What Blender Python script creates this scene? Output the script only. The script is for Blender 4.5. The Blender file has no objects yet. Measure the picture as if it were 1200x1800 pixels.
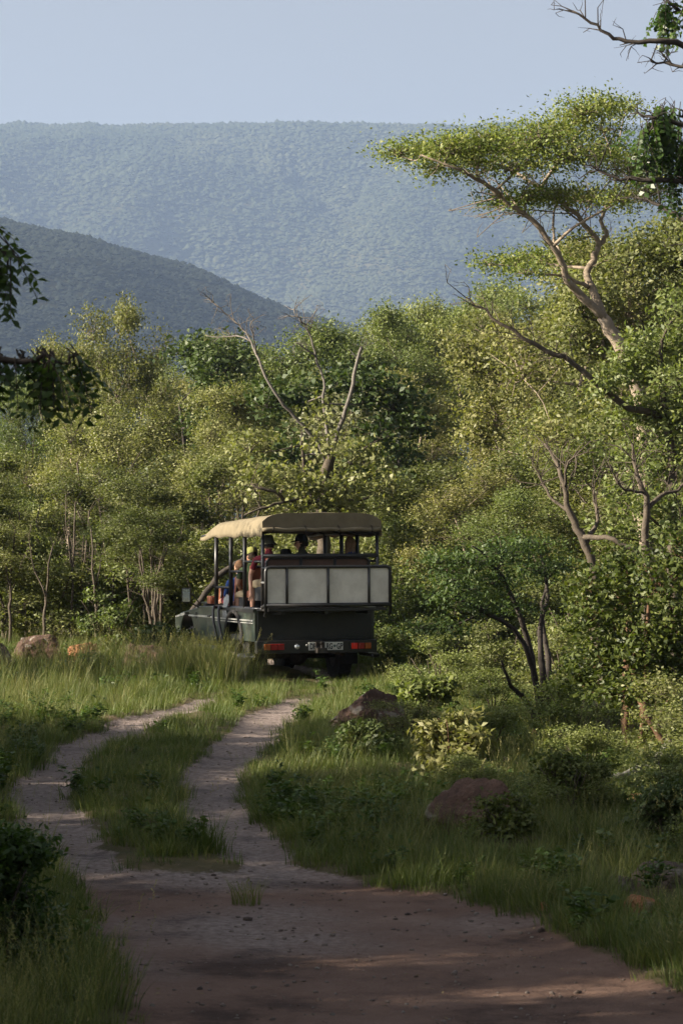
import bpy, bmesh, math, random
import numpy as np
from mathutils import Vector, Matrix, noise as mnoise

R = math.radians
SC = bpy.context.scene
COL = SC.collection

# ------------------------------------------------------------------ camera, sky, sun, exposure
FPX, HOR, CAMH = 5085.0, 880.0, 2.8          # focal length in photo pixels, horizon row, camera height (m)
cam_d = bpy.data.cameras.new('camera')
cam = bpy.data.objects.new('camera', cam_d); COL.objects.link(cam)
cam.location = (0, 0, CAMH); cam.rotation_euler = (R(90), 0, 0)
cam_d.sensor_fit = 'HORIZONTAL'; cam_d.sensor_width = 15.6; cam_d.lens = FPX/1200*15.6
cam_d.shift_y = -(900-HOR)/1800*1.5
cam_d.clip_start = 0.3; cam_d.clip_end = 20000
cam_d.dof.use_dof = True; cam_d.dof.focus_distance = 46; cam_d.dof.aperture_fstop = 7.0
SC.camera = cam

SUN_EL, SUN_BACK = 25.0, 13.0                # elevation; degrees behind the camera's left
sv = Vector((-math.cos(R(SUN_EL))*math.cos(R(SUN_BACK)), -math.cos(R(SUN_EL))*math.sin(R(SUN_BACK)), math.sin(R(SUN_EL))))
world = bpy.data.worlds.new('World'); SC.world = world; world.use_nodes = True
wt = world.node_tree; wt.nodes.clear()
wo = wt.nodes.new('ShaderNodeOutputWorld'); wb = wt.nodes.new('ShaderNodeBackground'); ws = wt.nodes.new('ShaderNodeTexSky')
ws.sky_type = 'NISHITA'; ws.sun_disc = False; ws.sun_elevation = R(SUN_EL)
ws.sun_rotation = math.atan2(sv.x, sv.y)
ws.air_density = 0.7; ws.dust_density = 9.0; ws.ozone_density = 3.0; ws.altitude = 700
wb.inputs['Strength'].default_value = 0.05
wm = wt.nodes.new('ShaderNodeHueSaturation'); wm.inputs['Saturation'].default_value = 0.25; wm.inputs['Hue'].default_value = 0.498   # the pale cast of the hazy sky, even all over
wt.links.new(ws.outputs[0], wm.inputs['Color']); wt.links.new(wm.outputs[0], wb.inputs[0]); wt.links.new(wb.outputs[0], wo.inputs[0])
sun_d = bpy.data.lights.new('sun', 'SUN'); sun_d.energy = 5.0; sun_d.angle = R(0.55); sun_d.color = (1.0, 0.88, 0.70)
sun = bpy.data.objects.new('sun', sun_d); COL.objects.link(sun)
sun.rotation_euler = (-sv).to_track_quat('-Z', 'Y').to_euler()
SC.view_settings.view_transform = 'Standard'; SC.view_settings.look = 'None'
SC.view_settings.exposure = 1.85; SC.view_settings.gamma = 1.0
try: SC.view_settings.use_curve_mapping = False
except Exception: pass
try:
    SC.cycles.max_bounces = 4; SC.cycles.diffuse_bounces = 1; SC.cycles.glossy_bounces = 2
    SC.cycles.transmission_bounces = 3; SC.cycles.volume_bounces = 0; SC.cycles.transparent_max_bounces = 4
    SC.cycles.use_denoising = True
except Exception: pass

RNG = np.random.default_rng(11)
random.seed(5)

# ------------------------------------------------------------------ small helpers
def P(px, py, Y):
    """world point at depth Y that the photo shows at (px, py)"""
    return np.array(((px-600)/FPX*Y, Y, CAMH-(py-HOR)/FPX*Y))
def sstep(a, b, x):
    t = np.clip((x-a)/(b-a), 0, 1); return t*t*(3-2*t)
def _h(ix, iy, s):
    v = np.sin(ix*127.1+iy*311.7+s*74.7)*43758.5453
    return v-np.floor(v)
def vnoise(x, y, s=0):
    x = np.asarray(x, float); y = np.asarray(y, float)
    ix, iy = np.floor(x), np.floor(y); fx, fy = x-ix, y-iy
    fx = fx*fx*(3-2*fx); fy = fy*fy*(3-2*fy)
    a, b, c, d = _h(ix, iy, s), _h(ix+1, iy, s), _h(ix, iy+1, s), _h(ix+1, iy+1, s)
    return (a*(1-fx)+b*fx)*(1-fy)+(c*(1-fx)+d*fx)*fy
def fbm(x, y, s=0, o=4):
    v = 0; a = 0.5
    for k in range(o):
        v = v+a*vnoise(x*2**k, y*2**k, s+k*13); a *= 0.5
    return v

def tag(o, label=None, cat=None, group=None, kind=None):
    if label: o['label'] = label
    if cat: o['category'] = cat
    if group: o['group'] = group
    if kind: o['kind'] = kind
    return o
def empty(name, loc=(0, 0, 0), rz=0):
    o = bpy.data.objects.new(name, None); COL.objects.link(o)
    o.location = loc; o.rotation_euler = (0, 0, rz); o.empty_display_size = 0.2
    return o
def link(name, mesh, parent=None, loc=None, rz=None):
    o = bpy.data.objects.new(name, mesh); COL.objects.link(o)
    if parent: o.parent = parent
    if loc is not None: o.location = loc
    if rz is not None: o.rotation_euler = (0, 0, rz)
    return o
def np_mesh(name, V, F, mat=None, tint=None, smooth=False):
    """V (n,3), F (m,k) with k = 3 or 4"""
    V = np.asarray(V, np.float32); F = np.asarray(F, np.int32)
    me = bpy.data.meshes.new(name); k = F.shape[1]
    me.vertices.add(len(V)); me.vertices.foreach_set('co', V.ravel())
    me.loops.add(F.size); me.loops.foreach_set('vertex_index', F.ravel())
    me.polygons.add(len(F)); me.polygons.foreach_set('loop_start', np.arange(0, F.size, k, dtype=np.int32))
    me.polygons.foreach_set('loop_total', np.full(len(F), k, np.int32))
    if smooth: me.polygons.foreach_set('use_smooth', np.ones(len(F), bool))
    if tint is not None:
        at = me.attributes.new('tint', 'FLOAT', 'FACE'); at.data.foreach_set('value', np.asarray(tint, np.float32))
    me.update(calc_edges=True)
    if mat: me.materials.append(mat)
    return me

class MB:
    """collects shapes into one mesh"""
    def __init__(s): s.v = []; s.f = []
    def add(s, vs, fs):
        n = len(s.v); s.v += [tuple(map(float, p)) for p in vs]; s.f += [tuple(int(i)+n for i in f) for f in fs]; return s
    def box(s, c, d, rz=0, rx=0):
        m = Matrix.Translation(c) @ Matrix.Rotation(rz, 4, 'Z') @ Matrix.Rotation(rx, 4, 'X')
        vs = [m @ Vector((x*d[0]/2, y*d[1]/2, z*d[2]/2)) for z in (-1, 1) for y in (-1, 1) for x in (-1, 1)]
        return s.add(vs, [(0, 2, 3, 1), (4, 5, 7, 6), (0, 1, 5, 4), (2, 6, 7, 3), (0, 4, 6, 2), (1, 3, 7, 5)])
    def tube(s, pts, r, n=8, cap=True):
        pts = np.asarray(pts, float); m = len(pts); r = np.broadcast_to(np.asarray(r, float), (m,))
        T = np.gradient(pts, axis=0); T /= np.linalg.norm(T, axis=1)[:, None]+1e-9
        u = np.cross(T[0], (0, 0, 1) if abs(T[0][2]) < 0.9 else (1, 0, 0)); vs = []
        for i in range(m):
            u = u-T[i]*u.dot(T[i]); u /= np.linalg.norm(u)+1e-9; w = np.cross(T[i], u)
            for k in range(n):
                a = 2*math.pi*k/n; vs.append(pts[i]+r[i]*(math.cos(a)*u+math.sin(a)*w))
        fs = [(i*n+k, i*n+(k+1) % n, (i+1)*n+(k+1) % n, (i+1)*n+k) for i in range(m-1) for k in range(n)]
        if cap: fs += [tuple(range(n))[::-1], tuple((m-1)*n+k for k in range(n))]
        return s.add(vs, fs)
    def prism(s, poly, x0, x1):
        """polygon in (y,z) extruded along x"""
        n = len(poly); vs = [(x0, y, z) for y, z in poly]+[(x1, y, z) for y, z in poly]
        return s.add(vs, [tuple(range(n)), tuple(range(2*n-1, n-1, -1))]+[(k, k+n, (k+1) % n+n, (k+1) % n) for k in range(n)])
    def lathe(s, prof, n=20, axis='Z', c=(0, 0, 0)):
        vs = []
        for r, h in prof:
            for k in range(n):
                a = 2*math.pi*k/n; p = (r*math.cos(a), r*math.sin(a), h)
                if axis == 'X': p = (h, r*math.cos(a), r*math.sin(a))
                if axis == 'Y': p = (r*math.cos(a), h, r*math.sin(a))
                vs.append((p[0]+c[0], p[1]+c[1], p[2]+c[2]))
        m = len(prof)
        return s.add(vs, [(i*n+k, i*n+(k+1) % n, (i+1)*n+(k+1) % n, (i+1)*n+k) for i in range(m-1) for k in range(n)])
    def mesh(s, name, mat=None, smooth=False):
        me = bpy.data.meshes.new(name); me.from_pydata(s.v, [], s.f); me.update()
        bm = bmesh.new(); bm.from_mesh(me); bmesh.ops.recalc_face_normals(bm, faces=bm.faces); bm.to_mesh(me); bm.free()
        if smooth: me.polygons.foreach_set('use_smooth', np.ones(len(me.polygons), bool))
        if mat: me.materials.append(mat)
        return me
    def build(s, name, mat, parent=None, bevel=0, smooth=False):
        o = link(name, s.mesh(name, mat, smooth or bevel > 0), parent)
        if bevel:
            b = o.modifiers.new('edge', 'BEVEL'); b.width = bevel; b.segments = 2; b.limit_method = 'ANGLE'; b.angle_limit = R(40)
            b.harden_normals = True
        return o

# ------------------------------------------------------------------ materials
def newmat(name):
    m = bpy.data.materials.new(name); m.use_nodes = True; nt = m.node_tree; nt.nodes.clear()
    out = nt.nodes.new('ShaderNodeOutputMaterial'); return m, nt, out
def N(nt, t, **kw):
    n = nt.nodes.new(t)
    for k, v in kw.items():
        if k in n.inputs: n.inputs[k].default_value = v
        else: setattr(n, k, v)
    return n
def ramp(nt, stops, fac):
    r = nt.nodes.new('ShaderNodeValToRGB'); e = r.color_ramp.elements
    while len(e) < len(stops): e.new(0.5)
    for i, (p, c) in enumerate(stops): e[i].position = p; e[i].color = (*c, 1)
    nt.links.new(fac, r.inputs[0]); return r.outputs[0]
def mixc(nt, f, a, b, mode='MIX'):
    m = nt.nodes.new('ShaderNodeMix'); m.data_type = 'RGBA'; m.blend_type = mode
    for sock, v in ((m.inputs[0], f), (m.inputs[6], a), (m.inputs[7], b)):
        if hasattr(v, 'links') or isinstance(v, bpy.types.NodeSocket): nt.links.new(v, sock)
        elif isinstance(v, (int, float)): sock.default_value = v
        else: sock.default_value = (*v, 1)
    return m.outputs[2]
def mth(nt, op, a, b=0.0):
    m = nt.nodes.new('ShaderNodeMath'); m.operation = op
    for i, v in enumerate((a, b)):
        if isinstance(v, bpy.types.NodeSocket): nt.links.new(v, m.inputs[i])
        else: m.inputs[i].default_value = v
    return m.outputs[0]

def leaf_mat(name, c_dark, c_mid, c_light, trans=0.34, rough=0.52, spec=0.28, objvar=0.45):
    m, nt, out = newmat(name)
    at = N(nt, 'ShaderNodeAttribute', attribute_name='tint'); oi = nt.nodes.new('ShaderNodeObjectInfo')
    f = mth(nt, 'ADD', mth(nt, 'MULTIPLY', at.outputs['Fac'], 1-objvar), mth(nt, 'MULTIPLY', oi.outputs['Random'], objvar))
    c = ramp(nt, [(0.0, c_dark), (0.5, c_mid), (1.0, c_light)], f)
    b = N(nt, 'ShaderNodeBsdfPrincipled', Roughness=rough); b.inputs['Specular IOR Level'].default_value = spec
    nt.links.new(c, b.inputs['Base Color'])
    t = nt.nodes.new('ShaderNodeBsdfTranslucent')
    nt.links.new(mixc(nt, 1.0, c, (1.25, 1.35, 0.55), 'MULTIPLY'), t.inputs['Color'])
    mx = nt.nodes.new('ShaderNodeMixShader'); mx.inputs[0].default_value = trans
    nt.links.new(b.outputs[0], mx.inputs[1]); nt.links.new(t.outputs[0], mx.inputs[2]); nt.links.new(mx.outputs[0], out.inputs[0])
    return m
def bark_mat(name, a, b, sc=14, rough=0.9):
    m, nt, out = newmat(name)
    tc = nt.nodes.new('ShaderNodeTexCoord')
    n1 = N(nt, 'ShaderNodeTexNoise', Scale=sc, Detail=6.0, Roughness=0.7); nt.links.new(tc.outputs['Object'], n1.inputs['Vector'])
    n2 = N(nt, 'ShaderNodeTexNoise', Scale=2.3, Detail=2.0); nt.links.new(tc.outputs['Object'], n2.inputs['Vector'])
    c = ramp(nt, [(0.3, a), (0.7, b)], mth(nt, 'ADD', mth(nt, 'MULTIPLY', n1.outputs['Fac'], 0.7), mth(nt, 'MULTIPLY', n2.outputs['Fac'], 0.3)))
    p = N(nt, 'ShaderNodeBsdfPrincipled', Roughness=rough); p.inputs['Specular IOR Level'].default_value = 0.2
    bp = N(nt, 'ShaderNodeBump', Strength=0.6, Distance=0.02); nt.links.new(n1.outputs['Fac'], bp.inputs['Height'])
    nt.links.new(bp.outputs[0], p.inputs['Normal']); nt.links.new(c, p.inputs['Base Color']); nt.links.new(p.outputs[0], out.inputs[0])
    return m
def plain(name, c, rough=0.5, metal=0.0, var=0.15, sc=9.0, spec=0.5, dust=0.0, bump=0.0, coat=0.0):
    m, nt, out = newmat(name)
    tc = nt.nodes.new('ShaderNodeTexCoord')
    n1 = N(nt, 'ShaderNodeTexNoise', Scale=sc, Detail=5.0, Roughness=0.65); nt.links.new(tc.outputs['Object'], n1.inputs['Vector'])
    lo = tuple(max(0, v*(1-var)) for v in c); hi = tuple(min(1, v*(1+var)) for v in c)
    col = ramp(nt, [(0.35, lo), (0.65, hi)], n1.outputs['Fac'])
    if dust:
        n2 = N(nt, 'ShaderNodeTexNoise', Scale=2.2, Detail=6.0, Roughness=0.7); nt.links.new(tc.outputs['Object'], n2.inputs['Vector'])
        col = mixc(nt, mth(nt, 'MULTIPLY', ramp(nt, [(0.4, (0, 0, 0)), (0.7, (1, 1, 1))], n2.outputs['Fac']), dust), col, (0.17, 0.13, 0.09))
    p = N(nt, 'ShaderNodeBsdfPrincipled', Roughness=rough, Metallic=metal); p.inputs['Specular IOR Level'].default_value = spec
    if coat: p.inputs['Coat Weight'].default_value = coat
    nt.links.new(col, p.inputs['Base Color'])
    if bump:
        bp = N(nt, 'ShaderNodeBump', Strength=bump, Distance=0.01); nt.links.new(n1.outputs['Fac'], bp.inputs['Height'])
        nt.links.new(bp.outputs[0], p.inputs['Normal'])
    nt.links.new(p.outputs[0], out.inputs[0]); return m

M = {}
M['leaf_olive'] = leaf_mat('leaf_olive', (0.046, 0.062, 0.020), (0.120, 0.134, 0.046), (0.250, 0.245, 0.105))
M['leaf_fresh'] = leaf_mat('leaf_fresh', (0.042, 0.066, 0.019), (0.116, 0.144, 0.044), (0.235, 0.250, 0.095))
M['leaf_dark'] = leaf_mat('leaf_dark', (0.022, 0.040, 0.012), (0.046, 0.070, 0.020), (0.090, 0.112, 0.036), trans=0.25, rough=0.5, spec=.3)
M['leaf_grey'] = leaf_mat('leaf_grey', (0.070, 0.080, 0.040), (0.125, 0.130, 0.065), (0.210, 0.205, 0.115), trans=0.25, rough=0.5, spec=.3)
M['leaf_gold'] = leaf_mat('leaf_gold', (0.070, 0.082, 0.026), (0.145, 0.150, 0.050), (0.25, 0.23, 0.10))
M['leaf_crown'] = leaf_mat('leaf_crown', (0.050, 0.078, 0.018), (0.122, 0.156, 0.034), (0.24, 0.25, 0.075), objvar=0.0)
M['leaf_near'] = leaf_mat('leaf_near', (0.022, 0.045, 0.012), (0.040, 0.075, 0.016), (0.075, 0.115, 0.025), trans=0.4, rough=0.35, objvar=0.0)
M['grass_short'] = leaf_mat('grass_short', (0.034, 0.058, 0.014), (0.082, 0.112, 0.026), (0.18, 0.17, 0.065), trans=0.3, rough=0.55, spec=0.25, objvar=0.45)
M['grass_mid'] = leaf_mat('grass_mid', (0.036, 0.060, 0.015), (0.088, 0.112, 0.030), (0.22, 0.195, 0.085), trans=0.3, rough=0.55, spec=0.25, objvar=0.45)
M['grass_tall'] = leaf_mat('grass_tall', (0.045, 0.080, 0.018), (0.105, 0.130, 0.036), (0.25, 0.22, 0.09), trans=0.3, rough=0.6, spec=0.25, objvar=0.3)
M['weed'] = leaf_mat('weed', (0.025, 0.050, 0.012), (0.050, 0.088, 0.02), (0.10, 0.14, 0.035), trans=0.3, rough=0.45, objvar=0.4)
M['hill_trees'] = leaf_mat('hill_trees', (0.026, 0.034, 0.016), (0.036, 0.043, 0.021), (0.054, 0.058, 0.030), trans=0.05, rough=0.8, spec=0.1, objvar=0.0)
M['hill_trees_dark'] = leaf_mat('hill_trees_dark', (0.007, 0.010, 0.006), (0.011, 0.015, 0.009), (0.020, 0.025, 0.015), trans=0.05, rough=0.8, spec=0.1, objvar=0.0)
M['bark'] = bark_mat('bark', (0.030, 0.024, 0.018), (0.115, 0.093, 0.070))
M['bark_pale'] = bark_mat('bark_pale', (0.11, 0.085, 0.062), (0.30, 0.245, 0.185), 10)
M['bark_dark'] = bark_mat('bark_dark', (0.018, 0.015, 0.013), (0.065, 0.054, 0.045))
M['bark_dead'] = bark_mat('bark_dead', (0.060, 0.053, 0.047), (0.18, 0.16, 0.14), 12)
M['bark_red'] = bark_mat('bark_red', (0.05, 0.028, 0.016), (0.15, 0.085, 0.050))
M['bark_lichen'] = bark_mat('bark_lichen', (0.035, 0.032, 0.028), (0.24, 0.235, 0.21), 26)

def ground_mat():
    m, nt, out = newmat('ground')
    geo = nt.nodes.new('ShaderNodeNewGeometry')
    at = N(nt, 'ShaderNodeAttribute', attribute_name='dirt')
    n1 = N(nt, 'ShaderNodeTexNoise', Scale=1.1, Detail=8.0, Roughness=0.65); nt.links.new(geo.outputs['Position'], n1.inputs['Vector'])
    n2 = N(nt, 'ShaderNodeTexNoise', Scale=17.0, Detail=6.0, Roughness=0.7); nt.links.new(geo.outputs['Position'], n2.inputs['Vector'])
    n3 = N(nt, 'ShaderNodeTexNoise', Scale=0.45, Detail=3.0); nt.links.new(geo.outputs['Position'], n3.inputs['Vector'])
    n4 = N(nt, 'ShaderNodeTexNoise', Scale=70.0, Detail=4.0, Roughness=0.8); nt.links.new(geo.outputs['Position'], n4.inputs['Vector'])
    gravel = ramp(nt, [(0.30, (0.095, 0.074, 0.066)), (0.5, (0.20, 0.160, 0.144)), (0.72, (0.31, 0.26, 0.235))], n2.outputs['Fac'])
    clay = ramp(nt, [(0.30, (0.055, 0.034, 0.026)), (0.50, (0.140, 0.088, 0.067)), (0.72, (0.23, 0.155, 0.122))], mth(nt, 'ADD', mth(nt, 'MULTIPLY', n1.outputs['Fac'], 0.65), mth(nt, 'MULTIPLY', n4.outputs['Fac'], 0.35)))
    sx_ = nt.nodes.new('ShaderNodeSeparateXYZ'); nt.links.new(geo.outputs['Position'], sx_.inputs[0])   # red clay on the near bend, grey gravel in the ruts beyond it
    where = mth(nt, 'ADD', mth(nt, 'MULTIPLY', mth(nt, 'SUBTRACT', 25.0, sx_.outputs['Y']), 0.12), mth(nt, 'MULTIPLY', mth(nt, 'SUBTRACT', n3.outputs['Fac'], 0.5), 2.2))
    road = mixc(nt, ramp(nt, [(0.2, (0, 0, 0)), (0.75, (1, 1, 1))], where), gravel, clay)
    stain = ramp(nt, [(0.36, (0.55, 0.55, 0.58)), (0.46, (1, 1, 1))], n1.outputs['Fac'])
    road = mixc(nt, 0.8, road, stain, 'MULTIPLY')
    soil = ramp(nt, [(0.35, (0.045, 0.045, 0.018)), (0.52, (0.085, 0.070, 0.035)), (0.70, (0.15, 0.105, 0.068))], n1.outputs['Fac'])
    f = mth(nt, 'ADD', at.outputs['Fac'], mth(nt, 'MULTIPLY', mth(nt, 'SUBTRACT', n2.outputs['Fac'], 0.5), 0.7))
    f = ramp(nt, [(0.38, (0, 0, 0)), (0.58, (1, 1, 1))], f)
    c = mixc(nt, f, soil, road)
    p = N(nt, 'ShaderNodeBsdfPrincipled', Roughness=0.95); p.inputs['Specular IOR Level'].default_value = 0.15
    hsum = mth(nt, 'ADD', mth(nt, 'MULTIPLY', n2.outputs['Fac'], 1.0), mth(nt, 'MULTIPLY', n4.outputs['Fac'], 0.25))
    hsum = mth(nt, 'ADD', hsum, mth(nt, 'MULTIPLY', n1.outputs['Fac'], 2.5))
    bp = N(nt, 'ShaderNodeBump', Strength=0.9, Distance=0.035); nt.links.new(hsum, bp.inputs['Height'])
    nt.links.new(bp.outputs[0], p.inputs['Normal']); nt.links.new(c, p.inputs['Base Color']); nt.links.new(p.outputs[0], out.inputs[0])
    return m
M['ground'] = ground_mat()
def hill_mat(name='hill', k=1.0):
    m, nt, out = newmat(name)
    geo = nt.nodes.new('ShaderNodeNewGeometry')
    n1 = N(nt, 'ShaderNodeTexNoise', Scale=0.011, Detail=8.0, Roughness=0.65); nt.links.new(geo.outputs['Position'], n1.inputs['Vector'])
    c = ramp(nt, [(0.35, (0.045*k, 0.055*k, 0.022*k)), (0.5, (0.085*k, 0.088*k, 0.040*k)), (0.66, (0.155*k, 0.140*k, 0.080*k))], n1.outputs['Fac'])
    p = N(nt, 'ShaderNodeBsdfPrincipled', Roughness=1.0); p.inputs['Specular IOR Level'].default_value = 0.0
    nt.links.new(c, p.inputs['Base Color']); nt.links.new(p.outputs[0], out.inputs[0]); return m
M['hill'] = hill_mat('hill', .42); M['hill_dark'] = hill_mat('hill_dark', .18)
def rock_mat(name, a, b, c3):
    m, nt, out = newmat(name)
    tc = nt.nodes.new('ShaderNodeTexCoord')
    n1 = N(nt, 'ShaderNodeTexNoise', Scale=3.0, Detail=9.0, Roughness=0.68); nt.links.new(tc.outputs['Object'], n1.inputs['Vector'])
    n2 = N(nt, 'ShaderNodeTexNoise', Scale=24.0, Detail=5.0, Roughness=0.7); nt.links.new(tc.outputs['Object'], n2.inputs['Vector'])
    c = ramp(nt, [(0.32, a), (0.5, b), (0.7, c3)], mth(nt, 'ADD', mth(nt, 'MULTIPLY', n1.outputs['Fac'], 0.7), mth(nt, 'MULTIPLY', n2.outputs['Fac'], 0.3)))
    p = N(nt, 'ShaderNodeBsdfPrincipled', Roughness=0.9); p.inputs['Specular IOR Level'].default_value = 0.25
    n3 = N(nt, 'ShaderNodeTexNoise', Scale=5.5, Detail=3.0); nt.links.new(tc.outputs['Object'], n3.inputs['Vector'])
    c = mixc(nt, mth(nt, 'MULTIPLY', ramp(nt, [(0.58, (0, 0, 0)), (0.64, (1, 1, 1))], n3.outputs['Fac']), .55), c, (0.23, 0.22, 0.19))   # lichen
    bp = N(nt, 'ShaderNodeBump', Strength=1.0, Distance=0.05); nt.links.new(mth(nt, 'ADD', n1.outputs['Fac'], mth(nt, 'MULTIPLY', n2.outputs['Fac'], .35)), bp.inputs['Height'])
    nt.links.new(bp.outputs[0], p.inputs['Normal']); nt.links.new(c, p.inputs['Base Color']); nt.links.new(p.outputs[0], out.inputs[0]); return m
M['rock'] = rock_mat('rock', (0.035, 0.022, 0.018), (0.088, 0.052, 0.038), (0.165, 0.100, 0.074))
M['gravel'] = rock_mat('gravel', (0.075, 0.058, 0.050), (0.15, 0.118, 0.10), (0.25, 0.21, 0.185))
M['rock_orange'] = rock_mat('rock_orange', (0.14, 0.060, 0.030), (0.30, 0.130, 0.065), (0.40, 0.22, 0.13))
M['rock_dark'] = rock_mat('rock_dark', (0.030, 0.025, 0.022), (0.075, 0.055, 0.045), (0.15, 0.11, 0.085))

# ------------------------------------------------------------------ terrain functions
_ly = [-60, 0, 12, 15.5, 18.7, 21.9, 24.5, 27.4, 29.7, 33.1, 37.0, 39.5, 42.5, 45.9, 50, 56, 64, 75]
_lx = [-.3, -.3, -.45, -.61, -1.10, -1.81, -2.41, -2.86, -2.98, -2.93, -2.55, -2.05, -1.62, -1.41, -2.5, -4.3, -6.6, -9.8]
_ry = [-60, 0, 12, 15.5, 18.5, 20.6, 23.0, 25.0, 27.4, 29.7, 33.1, 37.0, 41.0, 46.2, 50, 56, 64, 75]
_rx = [1.2, 1.2, 1.0, .76, .36, -.16, -.68, -.98, -1.24, -1.31, -1.17, -.95, -.6, -.03, -1.05, -2.85, -5.1, -8.3]
_yy = np.linspace(-60, 75, 1351)
def _sm(a): k = np.ones(15)/15; return np.convolve(np.pad(a, 7, 'edge'), k, 'valid')
_LX, _RX = _sm(np.interp(_yy, _ly, _lx)), _sm(np.interp(_yy, _ry, _rx))
def dirt(x, y):
    x = np.asarray(x, float); y = np.asarray(y, float)
    wob = (fbm(x*1.3, y*0.9, 3)-0.47)*0.34+(fbm(x*4.5, y*3.2, 5)-0.47)*0.22
    dl = np.abs(x-np.interp(y, _yy, _LX)); dr = np.abs(x-np.interp(y, _yy, _RX))
    taper = 1-0.25*sstep(36, 44, y)
    d = np.minimum(dl, dr)/taper
    rut = 1-sstep(0.20, 0.42, d+wob)
    xr = np.interp(y, [-60, 0, 12, 16.55, 17.6, 18.7, 19.5, 20.05, 20.9, 21.25, 22.1, 23.3], [2.4, 2.4, 2.5, 1.98, 1.73, 1.47, 1.38, 1.10, .66, .33, -.10, -.46])
    xl = np.interp(y, [-60, 0, 12, 15.5, 18, 21, 22.5], [-1.6, -1.4, -1.15, -1.2, -1.5, -1.85, -2.1])
    wide = sstep(-0.12, 0.18, x-xl+wob*2.2)*sstep(-0.12, 0.18, xr-x+wob)*(1-sstep(21.6, 23.0, y+wob*2.5))
    far = 1-sstep(60, 70, y)
    return np.maximum(rut*(1-.8*np.exp(-((y-42.6)/1.9)**4)), wide)*far
def G(x, y):
    x = np.asarray(x, float); y = np.asarray(y, float)
    z = (fbm(x*0.35, y*0.35, 7)-0.47)*0.16*(1-sstep(60, 120, y)*0)
    d = dirt(x, y)
    z = z*(1-0.6*d)-0.045*d
    z = z+sstep(58, 115, y)*1.9+sstep(1.5, 9, x)*sstep(14, 40, y)*0.30
    z = z+sstep(-4, -12, x)*0*x
    z = z-sstep(150, 900, y)*110
    return z

def axis_pts(lo, hi, step, out_lo, out_hi, grow=1.25):
    a = list(np.arange(lo, hi+1e-6, step)); s = step
    while a[-1] < out_hi: s *= grow; a.append(min(a[-1]+s, out_hi))
    s = step; b = []
    q = lo
    while q > out_lo: s *= grow; q = max(q-s, out_lo); b.append(q)
    return np.array(b[::-1]+a)
def grid_mesh(name, xs, ys, zf, mat):
    X, Y = np.meshgrid(xs, ys); Z = zf(X, Y); nx, ny = len(xs), len(ys)
    V = np.stack([X, Y, Z], -1).reshape(-1, 3)
    i = np.arange((ny-1)*(nx-1)); r, c = i//(nx-1), i % (nx-1); a = r*nx+c
    return np_mesh(name, V, np.stack([a, a+1, a+1+nx, a+nx], 1), mat, smooth=True), V
gx = axis_pts(-6.5, 6.5, 0.085, -3000, 3000, 1.22); gy = axis_pts(12, 50, 0.085, -80, 6500, 1.12)
gm, gv = grid_mesh('ground', gx, gy, G, M['ground'])
at = gm.attributes.new('dirt', 'FLOAT', 'POINT'); at.data.foreach_set('value', dirt(gv[:, 0], gv[:, 1]).astype(np.float32))
tag(link('ground', gm), 'bushveld ground with a curving two-rut dirt track', 'ground', kind='structure')

# ------------------------------------------------------------------ hills and their woodland
def hill_near_z(x, y):
    px = np.array([-700, 0, 100, 200, 300, 400, 500, 560, 620, 760, 900, 1200, 1800]); py = np.array([300, 387, 408, 434, 470, 506, 540, 558, 574, 616, 670, 860, 1180])
    prof = np.interp(x+(fbm(x*0.011, y*0.011, 4)-.47)*60, (px-600)/FPX*2000, 2.8+(880-py)/FPX*2000)
    t = sstep(900, 2000, y)*(1-sstep(2000, 2900, y))
    return -150+(prof+150)*t**0.8+(fbm(x*0.01, y*0.006, 21)-.47)*46*t*(1-t**6)
def hill_far_z(x, y):
    top = 2.8+(880-220)/FPX*4500
    w = (fbm(x*0.0022, y*0.0008, 31, 4)-.47)*520+(fbm(x*0.008, y*0.003, 35, 3)-.47)*160
    yy = y+w*(1-sstep(4150, 4480, y))
    t = np.clip((yy-2500)/2000, 0, 1)
    z = -160+(top+160)*(0.55*t+0.45*t*t*(3-2*t))
    z = np.where(y > 4500, top-(y-4500)*0.02, np.minimum(z, top))
    return z+(fbm(x*0.004, y*0.004, 38)-.47)*(30-24*sstep(4150, 4480, y))+(fbm(x*0.02, y*0.006, 39)-.47)*7*sstep(4000, 4450, y)
xs = np.linspace(-900, 700, 160); ys = np.linspace(900, 2900, 130)
hm, _ = grid_mesh('hill', xs, ys, hill_near_z, M['hill_dark'])
tag(link('hill', hm), 'dark blue wooded hill sloping down from the left', 'hill', kind='structure')
xs = np.linspace(-1800, 1800, 240); ys = np.linspace(2450, 5400, 190)
hm, _ = grid_mesh('ridge', xs, ys, hill_far_z, M['hill'])
tag(link('ridge', hm), 'long flat-topped hazy blue ridge under the sky', 'ridge', kind='structure')

_t = (1+5**.5)/2
ICO = np.array([(-1, _t, 0), (1, _t, 0), (-1, -_t, 0), (1, -_t, 0), (0, -1, _t), (0, 1, _t), (0, -1, -_t), (0, 1, -_t), (_t, 0, -1), (_t, 0, 1), (-_t, 0, -1), (-_t, 0, 1)])/math.hypot(1, _t)
ICF = np.array([(0, 11, 5), (0, 5, 1), (0, 1, 7), (0, 7, 10), (0, 10, 11), (1, 5, 9), (5, 11, 4), (11, 10, 2), (10, 7, 6), (7, 1, 8), (3, 9, 4), (3, 4, 2), (3, 2, 6), (3, 6, 8), (3, 8, 9), (4, 9, 5), (2, 4, 11), (6, 2, 10), (8, 6, 7), (9, 8, 1)])
OCT = np.array([(1, 0, 0), (0, 1, 0), (-1, 0, 0), (0, -1, 0), (0, 0, 1.)]); OCF = np.array([(0, 1, 4), (1, 2, 4), (2, 3, 4), (3, 0, 4)])
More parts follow.
